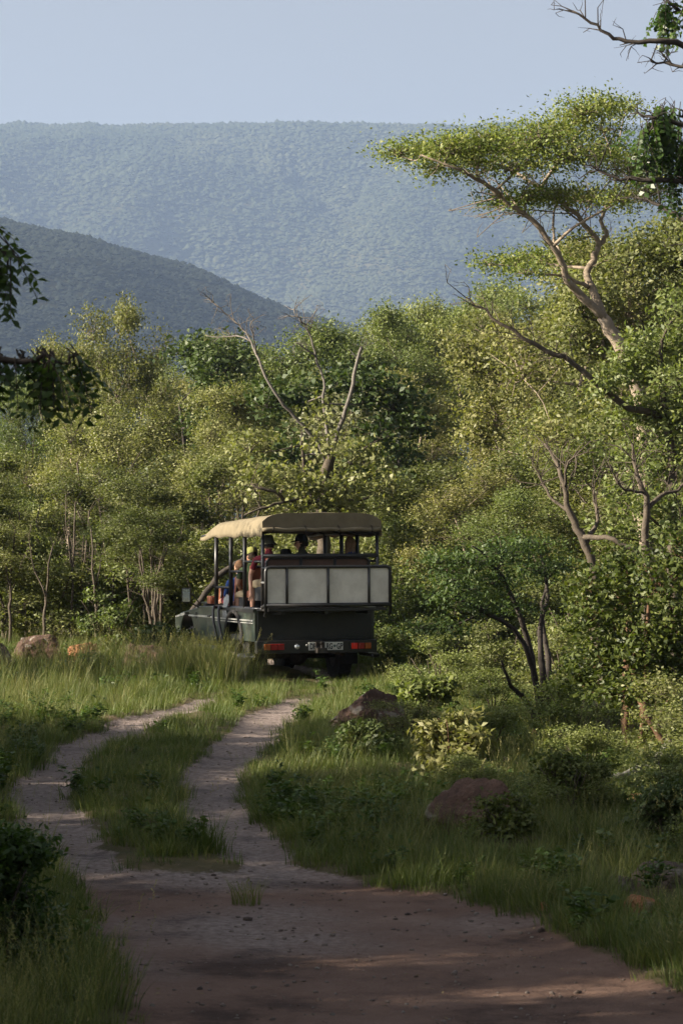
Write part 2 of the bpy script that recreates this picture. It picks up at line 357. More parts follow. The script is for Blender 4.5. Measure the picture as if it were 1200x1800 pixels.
def tufts(C, rad, flat):
    n = len(C); a = RNG.uniform(0, 1.57, n); V = np.repeat(OCT[None], n, 0).copy()
    x = V[..., 0]*np.cos(a)[:, None]-V[..., 1]*np.sin(a)[:, None]; y = V[..., 0]*np.sin(a)[:, None]+V[..., 1]*np.cos(a)[:, None]; V[..., 0], V[..., 1] = x, y
    V = V*(1+RNG.uniform(-.35, .35, (n, 5, 1)))*rad[:, None, None]; V[:, :4, 2] += RNG.uniform(-.5, .5, (n, 4))*rad[:, None]; V[:, :, 2] *= flat[:, None]
    return (V+C[:, None]).reshape(-1, 3), (OCF[None]+(np.arange(n)*5)[:, None, None]).reshape(-1, 3)
def blobs(C, rad, flat, jit=0.25):
    n = len(C)
    V = ICO[None]*(1+RNG.uniform(-jit, jit, (n, 12, 1)))*rad[:, None, None]
    V[:, :, 2] *= flat[:, None]
    V = V+C[:, None]
    F = ICF[None]+(np.arange(n)*12)[:, None, None]
    return V.reshape(-1, 3), F.reshape(-1, 3)
def woodland(name, label, n, xr, yr, zf, rr, thr, mat='hill_trees'):
    x = RNG.uniform(*xr, n); y = RNG.uniform(*yr, n)
    k = fbm(x*0.012, y*0.005, 55)+RNG.uniform(-.16, .16, n) > thr
    x, y = x[k], y[k]; n = len(x)
    r = rr[0]+(rr[1]-rr[0])*RNG.random(n)**1.7
    r *= .75+.6*fbm(x*.02, y*.008, 66)
    C = np.stack([x, y, zf(x, y)+r*0.35], 1)
    V, F = tufts(C, r, RNG.uniform(.45, .85, n))
    t = np.clip(0.42+0.17*RNG.standard_normal(n)+(fbm(x*.01, y*.004, 77)-.47)*1.6, 0, 1)
    return tag(link(name, np_mesh(name, V, F, M[mat], np.repeat(t, 4), smooth=True)), label, 'woodland', kind='stuff')
woodland('hill_woodland', 'dark woodland covering the near hill', 60000, (-420, 260), (1180, 2040), hill_near_z, (1.3, 2.9), 0.20, 'hill_trees_dark')
woodland('ridge_woodland', 'hazy bushland covering the far flat-topped ridge', 120000, (-640, 640), (2950, 4540), hill_far_z, (2.2, 6.0), 0.20)

# ------------------------------------------------------------------ haze (one closed box round everything)
def haze():
    m, nt, out = newmat('haze')
    v = nt.nodes.new('ShaderNodeVolumePrincipled')
    v.inputs['Density'].default_value = 0.95e-4; v.inputs['Color'].default_value = (0.47, 0.65, 1.0, 1); v.inputs['Anisotropy'].default_value = 0.15
    v.inputs['Density Attribute'].default_value = ''
    nt.links.new(v.outputs[0], out.inputs['Volume'])
    b = MB(); b.box((0, 3000, 190), (6600, 7200, 900))
    o = b.build('haze', m); tag(o, 'thin blue haze lying over the valley', 'haze', kind='stuff')
haze()

# ------------------------------------------------------------------ foliage toolkit
def unit(v): return v/(np.linalg.norm(v, axis=-1, keepdims=True)+1e-9)
def leaves(name, Pn, D, Nn, L, W, tint, mat, fold=0.18):
    n = len(Pn); D = unit(D); S = unit(np.cross(D, Nn)); Nn = np.cross(S, D)
    L = np.broadcast_to(L, (n,))[:, None]; W = np.broadcast_to(W, (n,))[:, None]
    V = np.empty((n, 4, 3))
    V[:, 0] = Pn; V[:, 1] = Pn+D*L*.48+S*W*.5+Nn*W*fold; V[:, 2] = Pn+D*L-Nn*L*.10; V[:, 3] = Pn+D*L*.48-S*W*.5+Nn*W*fold
    F = np.arange(n*4).reshape(n, 4)
    return np_mesh(name, V.reshape(-1, 3), F, mat, tint)
class Tree:
    """skeleton of tubes + leaf clumps; everything in the tree's own metres, base at the origin"""
    def __init__(s, seed, bark, leaf, L=0.075, W=0.042):
        s.r = np.random.default_rng(seed); s.tb = MB(); s.nodes = []; s.bark, s.leaf, s.L, s.W = bark, leaf, L, W
        s.P = []; s.D = []; s.N = []; s.T = []; s.S = []; s.tw = []
    def limb(s, pts, r0, r1, n=7, wig=0.0, sub=3):
        pts = np.asarray(pts, float); m = len(pts)
        if m >= 3:                         # Catmull-Rom through the points
            q = np.vstack([2*pts[0]-pts[1], pts, 2*pts[-1]-pts[-2]]); o = []
            for i in range(m-1):
                a, b, c, d = q[i:i+4]
                for t in np.linspace(0, 1, sub, endpoint=False):
                    o.append(.5*((2*b)+(c-a)*t+(2*a-5*b+4*c-d)*t*t+(3*b-a-3*c+d)*t**3))
            pts = np.vstack([o, pts[-1]])
        else:
            pts = pts[0]+(pts[-1]-pts[0])*np.linspace(0, 1, 4)[:, None]
        m = len(pts)
        if wig:
            j = s.r.normal(0, wig, (m, 3)); j[0] = 0; pts = pts+j
        rad = np.linspace(r0, r1, m)*(1+s.r.uniform(-.08, .08, m))
        s.tb.tube(pts, rad, n)
        for p, q in zip(pts, rad): s.nodes.append((p, q))
        return pts
    def twig(s, a, b, r=0.010, sag=0.0, n=3):
        a = np.asarray(a); b = np.asarray(b); l = np.linalg.norm(b-a)
        mid = (a+b)/2+s.r.normal(0, .10*l, 3)+np.array((0, 0, .08*l-sag))
        s.tw.append((a, mid, b, r)); return mid
    def dead_twigs(s, pts, k, l, r=0.008):
        for _ in range(k):
            i = s.r.integers(max(1, len(pts)//3), len(pts)); a = pts[i]
            d = unit(s.r.normal(0, 1, 3)+unit(pts[i]-pts[i-1])*1.0+np.array((0, 0, .35))); q = a+d*l*s.r.uniform(.4, 1)
            m = s.twig(a, q, r)
            for _ in range(2):
                d2 = unit(d+s.r.normal(0, .7, 3)); s.twig(m if s.r.random() < .5 else q, (m+d2*l*.4), r*.5)
    def clump(s, c, rad, sprays, per, flat=0.5, attach=True, spread=0.16, tint=0.5, droop=0.0, pinnate=False, up=0.45, r0=None):
        c = np.asarray(c, float); rad = np.asarray(rad, float)
        base = c
        if attach and s.nodes:
            nd = np.array([p for p, _ in s.nodes]); rr = np.array([q for _, q in s.nodes])
            tgt = c-np.array((0, 0, rad[2]*.5))
            dist = np.linalg.norm(nd-tgt, axis=1)+np.maximum(nd[:, 2]-c[2], 0)*2.0
            i = int(np.argmin(dist)); a = nd[i]
            if np.linalg.norm(a-tgt) > .12:
                r1 = r0 or min(rr[i]*.7, .012+.012*np.linalg.norm(a-tgt)+.02*rad.max())
                mid = (a+tgt)/2+s.r.normal(0, .07, 3)*np.linalg.norm(a-tgt)
                pts = s.limb([a, mid, tgt], r1, max(r1*.45, .008), 5)
                base = pts[-1]
            else: base = a
        for k in range(sprays):
            d = unit(s.r.normal(0, 1, 3)); q = s.r.random()**(1/2.3)
            tip = c+d*q*rad
            st = base+(c-base)*s.r.uniform(.0, .9)+d*rad*s.r.uniform(0, .35)
            s.twig(base, st, .011); s.twig(st, tip, .007)
            dr = unit((tip-st)*np.array((1, 1, .55))+s.r.normal(0, .12, 3)-np.array((0, 0, droop)))
            n = max(3, int(per*s.r.uniform(.6, 1.4))); tn = np.clip(tint+s.r.normal(0, .16), 0, 1)
            if pinnate:
                for _ in range(n):
                    rd = unit(dr+s.r.normal(0, .55, 3)-np.array((0, 0, droop))); o = tip+s.r.normal(0, spread*.5, 3); ln = s.L*s.r.uniform(3.2, 4.6)
                    side = unit(np.cross(rd, (0, 0, 1)+s.r.normal(0, .3, 3))); m = 6
                    f = np.linspace(.25, 1, m)
                    rp = o+rd*ln*f[:, None]-np.array((0, 0, 1))*(f**2*ln*.35*(.3+droop))[:, None]
                    s.tb.tube([o, rp[2], rp[-1]], [.004, .003, .002], 3, cap=False)
                    for sg in (-1, 1):
                        dd = unit(side*sg+rd*.55-np.array((0, 0, .35*droop)))+s.r.normal(0, .12, (m, 3))
                        s.P.append(rp); s.D.append(dd); s.N.append(np.tile(unit(np.cross(rd, side)*np.sign(np.cross(rd, side)[2]+1e-6)), (m, 1))+s.r.normal(0, .25, (m, 3)))
                        s.T.append(np.clip(tn+s.r.normal(0, .12, m), 0, 1)); s.S.append(s.r.uniform(.75, 1.15, m))
            else:
                t = s.r.random(n)[:, None]
                ps = tip+dr*(t-.7)*spread*2.2+s.r.normal(0, spread, (n, 3))*np.array((1, 1, flat))
                s.P.append(ps); s.D.append(dr*.5+s.r.normal(0, .75, (n, 3))*np.array((1, 1, .7))-np.array((0, 0, .15+droop)))
                s.N.append(np.array((0, 0, up))+s.r.normal(0, .62, (n, 3))+unit(ps-c+1e-4)*.5)
                s.T.append(np.clip(tn+s.r.normal(0, .2, n), 0, 1)); s.S.append(s.r.uniform(.5, 1.35, n))
    def trunk_mesh(s, name):
        if s.tw:                                # all twigs at once, three-sided
            A = np.array([[t[0], t[1], t[2]] for t in s.tw]); rr = np.array([t[3] for t in s.tw])[:, None]*np.array((1, .7, .4))
            d = unit(A[:, 2]-A[:, 0]); u = unit(np.cross(d, np.where(np.abs(d[:, 2:]) < .9, np.array((0, 0, 1.)), np.array((1., 0, 0))))); w = np.cross(d, u)
            an = np.arange(3)*2*math.pi/3
            ring = np.cos(an)[None, :, None]*u[:, None]+np.sin(an)[None, :, None]*w[:, None]
            V = (A[:, :, None]+ring[:, None]*rr[:, :, None, None]).reshape(-1, 3)
            q = np.array([(i*3+k, i*3+(k+1) % 3, i*3+3+(k+1) % 3, i*3+3+k) for i in range(2) for k in range(3)])
            F = (q[None]+(np.arange(len(s.tw))*9)[:, None, None]+len(s.tb.v)).reshape(-1, 4)
            s.tb.v += list(map(tuple, V.tolist())); s.tb.f += list(map(tuple, F.tolist())); s.tw = []
        return s.tb.mesh(name, M[s.bark], True)
    def crown_mesh(s, name):
        sc = np.concatenate(s.S)
        return leaves(name, np.concatenate(s.P), np.concatenate(s.D), np.concatenate(s.N), s.L*sc, s.W*sc, np.concatenate(s.T), M[s.leaf])
    def place(s, name, loc, label, cat='tree', rz=0, group=None, trunk='trunk', crown='crown'):
        e = empty(name, loc, rz); tag(e, label, cat, group)
        link(trunk, s.trunk_mesh(trunk), e)
        if s.P: link(crown, s.crown_mesh(crown), e)
        return e

def proto(seed, kind):
    """tree prototypes, about 6 m tall"""
    r = np.random.default_rng(seed*7+1)
    spec = dict(round=('bark', 'leaf_olive', .072, .040), stemmy=('bark', 'leaf_olive', .070, .038), fresh=('bark', 'leaf_fresh', .068, .034), dark=('bark_dark', 'leaf_dark', .105, .062),
                umbrella=('bark', 'leaf_fresh', .070, .036), gold=('bark_pale', 'leaf_gold', .068, .036), grey=('bark_pale', 'leaf_grey', .115, .070),
                shrub=('bark', 'leaf_fresh', .085, .048), shrub2=('bark', 'leaf_olive', .090, .05), sapling=('bark_pale', 'leaf_olive', .085, .05))[kind]
    t = Tree(seed, *spec)
    if kind in ('shrub', 'shrub2'):
        H = 2.6
        for k in range(7):
            a = r.uniform(0, 6.28); q = r.uniform(.3, .9)
            t.limb([(r.normal(0, .06), r.normal(0, .06), -.1), (q*.4*math.cos(a), q*.4*math.sin(a), H*.35), (q*math.cos(a), q*math.sin(a), H*r.uniform(.6, .85))], .032, .012, 5, .02)
        for k in range(15):
            a = r.uniform(0, 6.28); z = r.uniform(.35, H-.25); q = (1.15-.25*abs(z/H-.5))*r.random()**.5
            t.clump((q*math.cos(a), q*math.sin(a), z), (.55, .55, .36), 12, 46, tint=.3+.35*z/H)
        return t
    H = 6.0; stems = dict(stemmy=5, round=2, fresh=3, dark=2, umbrella=2, gold=2, grey=3, sapling=3)[kind]
    tops = []
    for k in range(stems):
        a = r.uniform(0, 6.28); lean = r.uniform(.3, 1.0)
        b = (r.normal(0, .14), r.normal(0, .14), -.15)
        p1 = (b[0]+lean*.2*math.cos(a), b[1]+lean*.2*math.sin(a), H*.2); p2 = (lean*.6*math.cos(a), lean*.6*math.sin(a), H*.45)
        p3 = (lean*1.1*math.cos(a+.3), lean*1.1*math.sin(a+.3), H*.72)
        r0 = .095/stems**.35*(.5 if kind == 'sapling' else 1)
        w = t.limb([b, p1, p2, p3], r0, r0*.35, 7, .03)
        if kind in ('stemmy', 'gold', 'grey', 'round'): t.dead_twigs(w, 7, .9, .010)
    if kind == 'umbrella':
        cl = [((1.9*q*math.cos(a), 1.9*q*math.sin(a), H*(.93-.20*q*q)+r.uniform(-.25, .1)), (.75, .75, .26)) for a, q in zip(r.uniform(0, 6.28, 22), r.random(22)**.5)]
        cl += [((1.5*q*math.cos(a), 1.5*q*math.sin(a), H*r.uniform(.45, .68)), (.6, .6, .22)) for a, q in zip(r.uniform(0, 6.28, 8), r.random(8)**.5)]
    elif kind == 'sapling':
        cl = [((.75*q*math.cos(a), .75*q*math.sin(a), z), (.45, .45, .30)) for a, q, z in zip(r.uniform(0, 6.28, 13), r.random(13)**.5, r.uniform(2.2, 5.6, 13))]
    else:
        lo = dict(stemmy=.44, round=.22, fresh=.25, dark=.30, gold=.30, grey=.15)[kind]
        cl = []
        for _ in range(21):
            z = r.uniform(lo, .95); w = math.sin(math.pi*min(1, (z-lo+.12)/(1.10-lo)))**.6*1.75
            a = r.uniform(0, 6.28); q = r.random()**.42
            s_ = r.uniform(.38, .72)
            cl.append(((w*q*math.cos(a), w*q*math.sin(a), z*H), (s_, s_, s_*.80)))
    for c, rad in cl:
        big = spec[2] > .1
        t.clump(c, rad, 24 if not big else 17, 50 if not big else 30, tint=.5+r.normal(0, .13), spread=.125, flat=.85)
    return t

PROTO = {}
for i, (k, sd) in enumerate([('round', 1), ('round', 2), ('fresh', 3), ('fresh', 4), ('dark', 5), ('umbrella', 6), ('umbrella', 7), ('gold', 8), ('grey', 9), ('shrub', 10), ('shrub', 11), ('shrub2', 12), ('sapling', 13), ('gold', 14), ('stemmy', 15), ('stemmy', 16)]):
    t = proto(sd, k); PROTO.setdefault(k, []).append((t.trunk_mesh('trunk'), t.crown_mesh('crown')))

def plant(kind, v, x, y, height, wid, rz, name, label, cat, group):
    tm, cm = PROTO[kind][v % len(PROTO[kind])]
    H = 2.6 if kind.startswith('shrub') else 6.0
    e = empty(name, (x, y, float(G(x, y))), rz); e.scale = (wid, wid, height/H); tag(e, label, cat, group)
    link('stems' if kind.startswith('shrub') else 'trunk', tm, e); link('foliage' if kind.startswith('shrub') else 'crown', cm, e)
    return e

ORD = ['first', 'second', 'third', 'fourth', 'fifth', 'sixth', 'seventh', 'eighth', 'ninth', 'tenth', 'eleventh', 'twelfth', 'thirteenth', 'fourteenth', 'fifteenth', 'sixteenth', 'seventeenth', 'eighteenth', 'nineteenth', 'twentieth', 'twenty-first', 'twenty-second', 'twenty-third', 'twenty-fourth', 'twenty-fifth', 'twenty-sixth', 'twenty-seventh', 'twenty-eighth', 'twenty-ninth', 'thirtieth', 'thirty-first', 'thirty-second', 'thirty-third', 'thirty-fourth', 'thirty-fifth', 'thirty-sixth', 'thirty-seventh', 'thirty-eighth', 'thirty-ninth', 'fortieth']
LOOK = dict(stemmy='thin-stemmed olive tree', round='olive-green round-crowned tree', fresh='fresh-green small-leaved tree', dark='dark green broad-leaved tree', umbrella='flat-topped green tree',
            gold='golden-green tree', grey='pale grey-green broad-leaved tree', sapling='slender pale-stemmed sapling', shrub='fresh-green shrub', shrub2='olive shrub')

# thicket behind the vehicle: rows of trees from the road edge back to the skyline
SKX = [-200, 0, 40, 90, 140, 215, 265, 300, 370, 430, 500, 560, 640, 700, 740, 800, 860, 930, 1000, 1080, 1150, 1250, 1400]
SKY = [700, 712, 690, 625, 618, 640, 650, 612, 600, 622, 640, 585, 580, 572, 548, 556, 535, 500, 470, 430, 410, 400, 400]
rowdef = [('front row', 56.5, .50, 2.7), ('second row', 61, .66, 2.7), ('third row', 66, .78, 3.0), ('fourth row', 72, .87, 3.2), ('fifth row', 79, .93, 3.5), ('sixth row', 88, .98, 3.6), ('skyline row', 99, 1.0, 3.6)]
rr = np.random.default_rng(77)
for ri, (rn, Y, frac, step) in enumerate(rowdef):
    x0, x1 = (-130-600)/FPX*Y-.5, (1330-600)/FPX*Y+.8
    row = []
    x = x0+rr.uniform(0, step)
    while x < x1:
        yy = Y+rr.uniform(-1.9, 1.9); xx = x+rr.uniform(-.5, .5)
        px = 600+xx/yy*FPX
        if not (ri == 0 and px > 880):
            sk = np.interp(px, SKX, SKY)
            ty = sk+(1110-sk)*(1-frac)+rr.uniform(-14, 42)
            g = float(G(xx, yy)); h = (CAMH-(ty-HOR)/FPX*yy-g)*1.06
            kind = rr.choice(['round', 'fresh', 'dark', 'umbrella', 'gold', 'grey'], p=[.28, .26, .07, .14, .19, .06])
            if ri < 3 and rr.random() < (.75 if px < 420 else .35): kind = 'stemmy'
            row.append((xx, yy, h, kind))
        x += step*rr.uniform(.8, 1.2)
    for k, (xx, yy, h, kind) in enumerate(sorted(row)):
        plant(kind, int(rr.integers(0, 3)), xx, yy, h, (h/6)**.55*rr.uniform(.92, 1.15), rr.uniform(0, 6.28), 'thicket_tree',
              f'{LOOK[kind]}, {ORD[k]} from the left in the {rn} of the thicket', 'tree', 'trees of the thicket behind the vehicle')
for px, Y, top, kind, wd, lab in [(215, 75, 535, 'gold', .95, 'tallest golden-green tree with a sparse crown against the dark hill'), (365, 70, 588, 'dark', 1.25, 'dark domed tree crown against the dark hill left of the bare branches'), (738, 84, 532, 'umbrella', .9, 'small flat-topped crown poking above the skyline right of the bare branches'), (110, 72, 600, 'gold', .8, 'pale golden crown above the drooping leaves at the left'), (45, 74, 690, 'fresh', .6, 'narrow pointed tree at the far left of the skyline'), (690, 80, 560, 'fresh', 1.2, 'broad light green crown on the skyline right of the bare branches'), (560, 76, 575, 'umbrella', 1.15, 'layered light green crown just behind the bare grey branches')]:
    xx = (px-600)/FPX*Y; h = (CAMH-(top-HOR)/FPX*Y-float(G(xx, Y)))*1.04
    plant(kind, 1, xx, Y, h, wd, rr.uniform(0, 6.28), 'skyline_tree', lab, 'tree', None)
for k, (px, Y, top, kind) in enumerate([(1020, 55, 415, 'gold'), (1105, 50, 385, 'gold'), (1195, 49, 375, 'stemmy'), (905, 47.5, 860, 'fresh'), (985, 49, 790, 'round'), (1065, 48, 760, 'fresh'), (1150, 46.5, 740, 'gold'), (1235, 47, 700, 'round'), (860, 51, 820, 'gold'), (940, 52, 740, 'round'), (1030, 53, 700, 'fresh'), (1110, 52, 650, 'round'), (1200, 51.5, 620, 'fresh'), (1290, 52, 620, 'round'), (795, 53, 850, 'fresh'), (740, 54, 830, 'round')]):
    xx = (px-600)/FPX*Y; h = CAMH-(top-HOR)/FPX*Y-float(G(xx, Y))
    plant(kind, k, xx, Y, h, (h/6)**.55*1.1, rr.uniform(0, 6.28), 'thicket_tree', f'{LOOK[kind]} on the near right flank of the thicket, {ORD[k]} of those', 'tree', 'trees of the thicket behind the vehicle')
# undergrowth shrubs along the foot of the thicket
spots = []
for px in range(-90, 1330, 62):
    for Y in (53.5, 58.5) if px > 440 else (53.5, 58.5, 58.5):
        spots.append((px+rr.uniform(-22, 22), Y+rr.uniform(-1.5, 1.5), Y < 55))
cnt = {True: 0, False: 0}
for px, Y, near in sorted(spots):
    xx = (px-600)/FPX*Y
    if near and px < 470: continue
    kind = rr.choice(['shrub', 'shrub2', 'sapling'], p=[.45, .35, .2])
    h = (rr.uniform(1.2, 2.5) if not (near and px < 240) else rr.uniform(.6, 1.15)) if kind != 'sapling' else rr.uniform(2.8, 4.4)
    plant(kind, int(rr.integers(0, 2)), xx, Y, h, (rr.uniform(.7, 1.05) if h > 1.2 else rr.uniform(.42, .6)) if kind != 'sapling' else .8, rr.uniform(0, 6.28), 'undergrowth_shrub' if kind != 'sapling' else 'sapling',
          f'{LOOK[kind]}, {ORD[cnt[near]] if cnt[near] < 40 else str(cnt[near]+1)+"th"} from the left along the {"near" if near else "deeper"} foot of the thicket', 'shrub' if kind != 'sapling' else 'sapling', 'undergrowth at the foot of the thicket')
    cnt[near] += 1

# trees beyond the left picture edge: they throw the shade over the near track
rr = np.random.default_rng(5)
for k, (x, y, h) in enumerate([(-8.0, 5, 6.5), (-8.2, 8, 7), (-8.0, 11, 6.8), (-8.2, 14, 7.2), (-8.4, 17, 6.8), (-8.6, 20, 7.2), (-8.8, 23, 6.0), (-9.2, 26, 4.8), (-9.6, 29, 6.6), (-10, 32, 6.6), (-12, 6, 8.5), (-12, 11, 8.8), (-12.5, 16, 9), (-13, 21, 8.2), (-13.5, 26, 6.4), (-14, 31, 8), (-9.8, 43.2, 6.3), (-10.4, 46.2, 6.4), (-6.4, 27.5, 4.2), (-6.6, 1.5, 6), (-17, 5, 11), (-17, 10, 11), (-17.5, 15, 11.5), (-18, 20, 10.5), (-19, 16.5, 11), (-10.3, 5.5, 7.6), (-10.2, 9.5, 7.8), (-10.4, 12.6, 7.8), (-10.6, 18.4, 8), (-10.9, 21.6, 7.2), (-11.4, 29.8, 7.4), (-10.3, 15.5, 7.8)]):
    plant(['round', 'dark', 'round', 'dark', 'fresh'][k % 5], k, x, y, h, 1.3, rr.uniform(0, 6.28), 'roadside_tree', f'tall green tree beside the track, {ORD[k]} of those shading it', 'tree', 'trees shading the track from the left')

# ------------------------------------------------------------------ hero trees, traced limb by limb
def rel(pts, base, Y):
    """photo pixels (px, py, extra depth) -> metres relative to the tree's base"""
    return [P(a, b, Y+c)-base for a, b, c in pts]
def ground_at(px, Y):
    x = (px-600)/FPX*Y; return np.array((x, Y, float(G(x, Y))))

def umbrella_tree():
    Y = 40.0; b = ground_at(1150, Y); t = Tree(301, 'bark_pale', 'leaf_crown', .050, .026); s = Y/FPX
    t.limb([(0, 0, -.2)]+rel([(1142, 1000, 0), (1128, 720, 0), (1082, 595, 0), (1060, 555, 0)], b, Y), .125, .085, 10, .015)
    A = t.limb(rel([(1062, 560, 0), (1022, 520, -.1), (996, 492, -.2), (987, 458, -.3), (960, 418, -.4), (922, 376, -.5), (880, 345, -.6), (835, 312, -.6)], b, Y), .066, .022, 8, .012)
    B = t.limb(rel([(1058, 556, 0), (1040, 505, .2), (1032, 480, .3), (1045, 450, .4), (1052, 428, .4), (1030, 395, .3), (998, 366, .3), (950, 330, .3)], b, Y), .066, .022, 8, .012)
    C = t.limb(rel([(1052, 430, .4), (1064, 412, .5), (1056, 388, .6), (1075, 350, .8), (1085, 300, 1.0)], b, Y), .040, .016, 7, .012)
    A2 = t.limb(rel([(990, 462, -.3), (975, 425, 0), (972, 385, .3), (985, 340, .6)], b, Y), .028, .010, 6, .01)
    L1 = t.limb(rel([(1035, 505, .2), (1000, 488, 0), (960, 480, -.3), (900, 470, -.5)], b, Y), .030, .010, 6, .01)
    U1 = t.limb(rel([(950, 330, .3), (990, 270, .2), (1030, 215, .1), (1060, 188, 0)], b, Y), .030, .009, 6, .012)
    U2 = t.limb(rel([(880, 345, -.6), (850, 320, -.8), (800, 295, -1.0), (740, 272, -1.0)], b, Y), .034, .010, 6, .012)
    U3 = t.limb(rel([(950, 330, .3), (900, 300, .6), (850, 280, .9)], b, Y), .030, .010, 6, .012)
    for q in (A, B, C, U3): t.dead_twigs(q, 9, .6, .008)
    for q in (A, B): t.dead_twigs(q[len(q)//2:], 16, 1.0, .012)
    cl = [(700, 266, 34, 12, 16), (742, 262, 40, 16, 20), (790, 258, 48, 22, 30), (775, 290, 36, 14, 16), (840, 248, 52, 28, 34), (830, 285, 40, 16, 18), (890, 250, 55, 32, 36), (945, 240, 55, 32, 36), (985, 225, 45, 26, 26),
          (1020, 196, 45, 16, 22), (1065, 186, 42, 14, 20), (1098, 190, 22, 12, 8), (1000, 270, 60, 26, 28), (1060, 262, 50, 26, 26), (1110, 285, 45, 28, 24), (1150, 300, 40, 26, 18), (940, 285, 45, 20, 12), (890, 290, 40, 18, 10),
          (880, 352, 34, 14, 15), (925, 345, 40, 15, 18), (975, 338, 42, 15, 20), (1035, 345, 45, 16, 20), (1090, 345, 40, 16, 16), (1130, 340, 30, 14, 10),
          (862, 462, 24, 9, 9), (905, 458, 36, 15, 17), (945, 452, 36, 17, 16), (925, 478, 30, 9, 8), (1018, 418, 18, 10, 5), (1060, 225, 36, 12, 10), (1140, 330, 30, 14, 10)]
    for i, (cx, cy, rx, ry, n) in enumerate(cl):
        dz = [0, .9, -.9, .45, -.45][i % 5]
        t.clump(P(cx, cy, Y+dz)-b, (rx*s, rx*s*1.15, ry*s*1.0), int(n*2.2), 30, flat=.36, spread=.17, tint=.55, up=.6)
    t.place('umbrella_tree', b, 'tall flat-topped tree with pale forking limbs leaning out over the thicket')
umbrella_tree()

def dead_tree():
    Y = 52.0; b = ground_at(568, Y); t = Tree(302, 'bark_dead', 'leaf_dark', .12, .075)
    lo = Tree(312, 'bark', 'leaf_olive', .10, .06); lo.limb([(0, 0, -.2)]+rel([(566, 1000, 0), (566, 890, 0), (575, 830, 0), (580, 798, 0)], b, Y), .13, .085, 9, .015)
    a = t.limb(rel([(575, 815, 0), (552, 770, -.1), (520, 735, -.2), (490, 700, -.3), (466, 660, -.3), (450, 620, -.2), (438, 592, 0), (420, 572, .1), (395, 548, .2), (376, 533, .2)], b, Y), .038, .008, 7, .01)
    c = t.limb(rel([(452, 624, -.2), (446, 595, -.5), (440, 572, -.6), (447, 560, -.6)], b, Y), .018, .006, 5, .008)
    d = t.limb(rel([(440, 600, 0), (415, 590, .3), (385, 592, .5), (362, 590, .6)], b, Y), .018, .006, 5, .008)
    e = t.limb(rel([(578, 805, .2), (576, 760, .3), (568, 710, .4), (568, 668, .4), (558, 640, .4), (550, 605, .4), (540, 578, .4), (526, 560, .3), (516, 545, .3)], b, Y), .034, .007, 7, .01)
    f = t.limb(rel([(556, 628, .4), (540, 615, .2), (520, 602, .1)], b, Y), .020, .008, 5, .006)
    g = t.limb(rel([(536, 572, .4), (545, 562, .6), (554, 548, .7)], b, Y), .014, .005, 5, .006)
    h = t.limb(rel([(582, 800, -.2), (590, 770, -.3), (604, 735, -.4), (616, 690, -.4), (626, 645, -.4), (637, 608, -.4)], b, Y), .044, .028, 8, .01)
    for q in (a, e): t.dead_twigs(q[len(q)//2:], 18, .50, .009)
    for q in (c, d, f, g, h[-4:]): t.dead_twigs(q, 8, .34, .007)
    t2 = [[(566, 885, 0), (530, 880, -.5), (500, 882, -.8), (470, 890, -1.0), (430, 905, -1.1)], [(500, 882, -.8), (488, 866, -.9), (462, 860, -1), (440, 852, -1)], [(572, 870, 0), (610, 880, .2), (650, 875, .3), (690, 850, .4)], [(575, 840, 0), (610, 815, 0), (640, 790, .2), (668, 770, .4)], [(560, 890, 0), (538, 850, 0), (532, 800, .1), (528, 760, .2)]]
    for q in t2:
        w = lo.limb(rel(q, b, Y), .045, .014, 7, .012); lo.dead_twigs(w, 5, .5, .008)
    s = Y/FPX
    for cx, cy, rx, ry, n, dz in [(545, 850, 38, 26, 14, -.7), (605, 850, 40, 26, 14, -.8), (575, 780, 34, 22, 9, -.5), (640, 800, 36, 28, 12, -.5), (500, 830, 40, 30, 14, -.7), (450, 850, 40, 34, 14, -.6), (680, 850, 40, 34, 14, -.6), (440, 780, 36, 30, 12, .3), (560, 730, 30, 20, 6, -.3), (600, 890, 40, 20, 10, -.6), (520, 890, 40, 20, 10, -.6)]:
        lo.clump(P(cx, cy, Y+dz)-b, (rx*s, rx*s, ry*s), n, 26, tint=.55, spread=.16)
    for cx, cy, rx, ry, n, dz in [(640, 690, 55, 40, 22, 1.2), (690, 700, 55, 45, 22, 1.3), (730, 740, 50, 40, 18, 1.1), (600, 660, 40, 30, 12, 1.4), (520, 690, 45, 35, 16, 1.2), (470, 700, 40, 40, 14, 1.0), (660, 760, 50, 40, 16, .9), (700, 800, 45, 40, 14, .8), (510, 790, 45, 40, 14, .7), (620, 830, 40, 30, 10, .6)]:
        t.clump(P(cx, cy, Y+dz)-b, (rx*s, rx*s, ry*s), n, 26, tint=.42, spread=.16)
    e = lo.place('gnarled_tree', b, 'gnarled half-dead tree with bare grey branches rising behind the vehicle canopy')
    link('dead_branches', t.trunk_mesh('dead_branches'), e); link('dark_foliage', t.crown_mesh('dark_foliage'), e)
dead_tree()

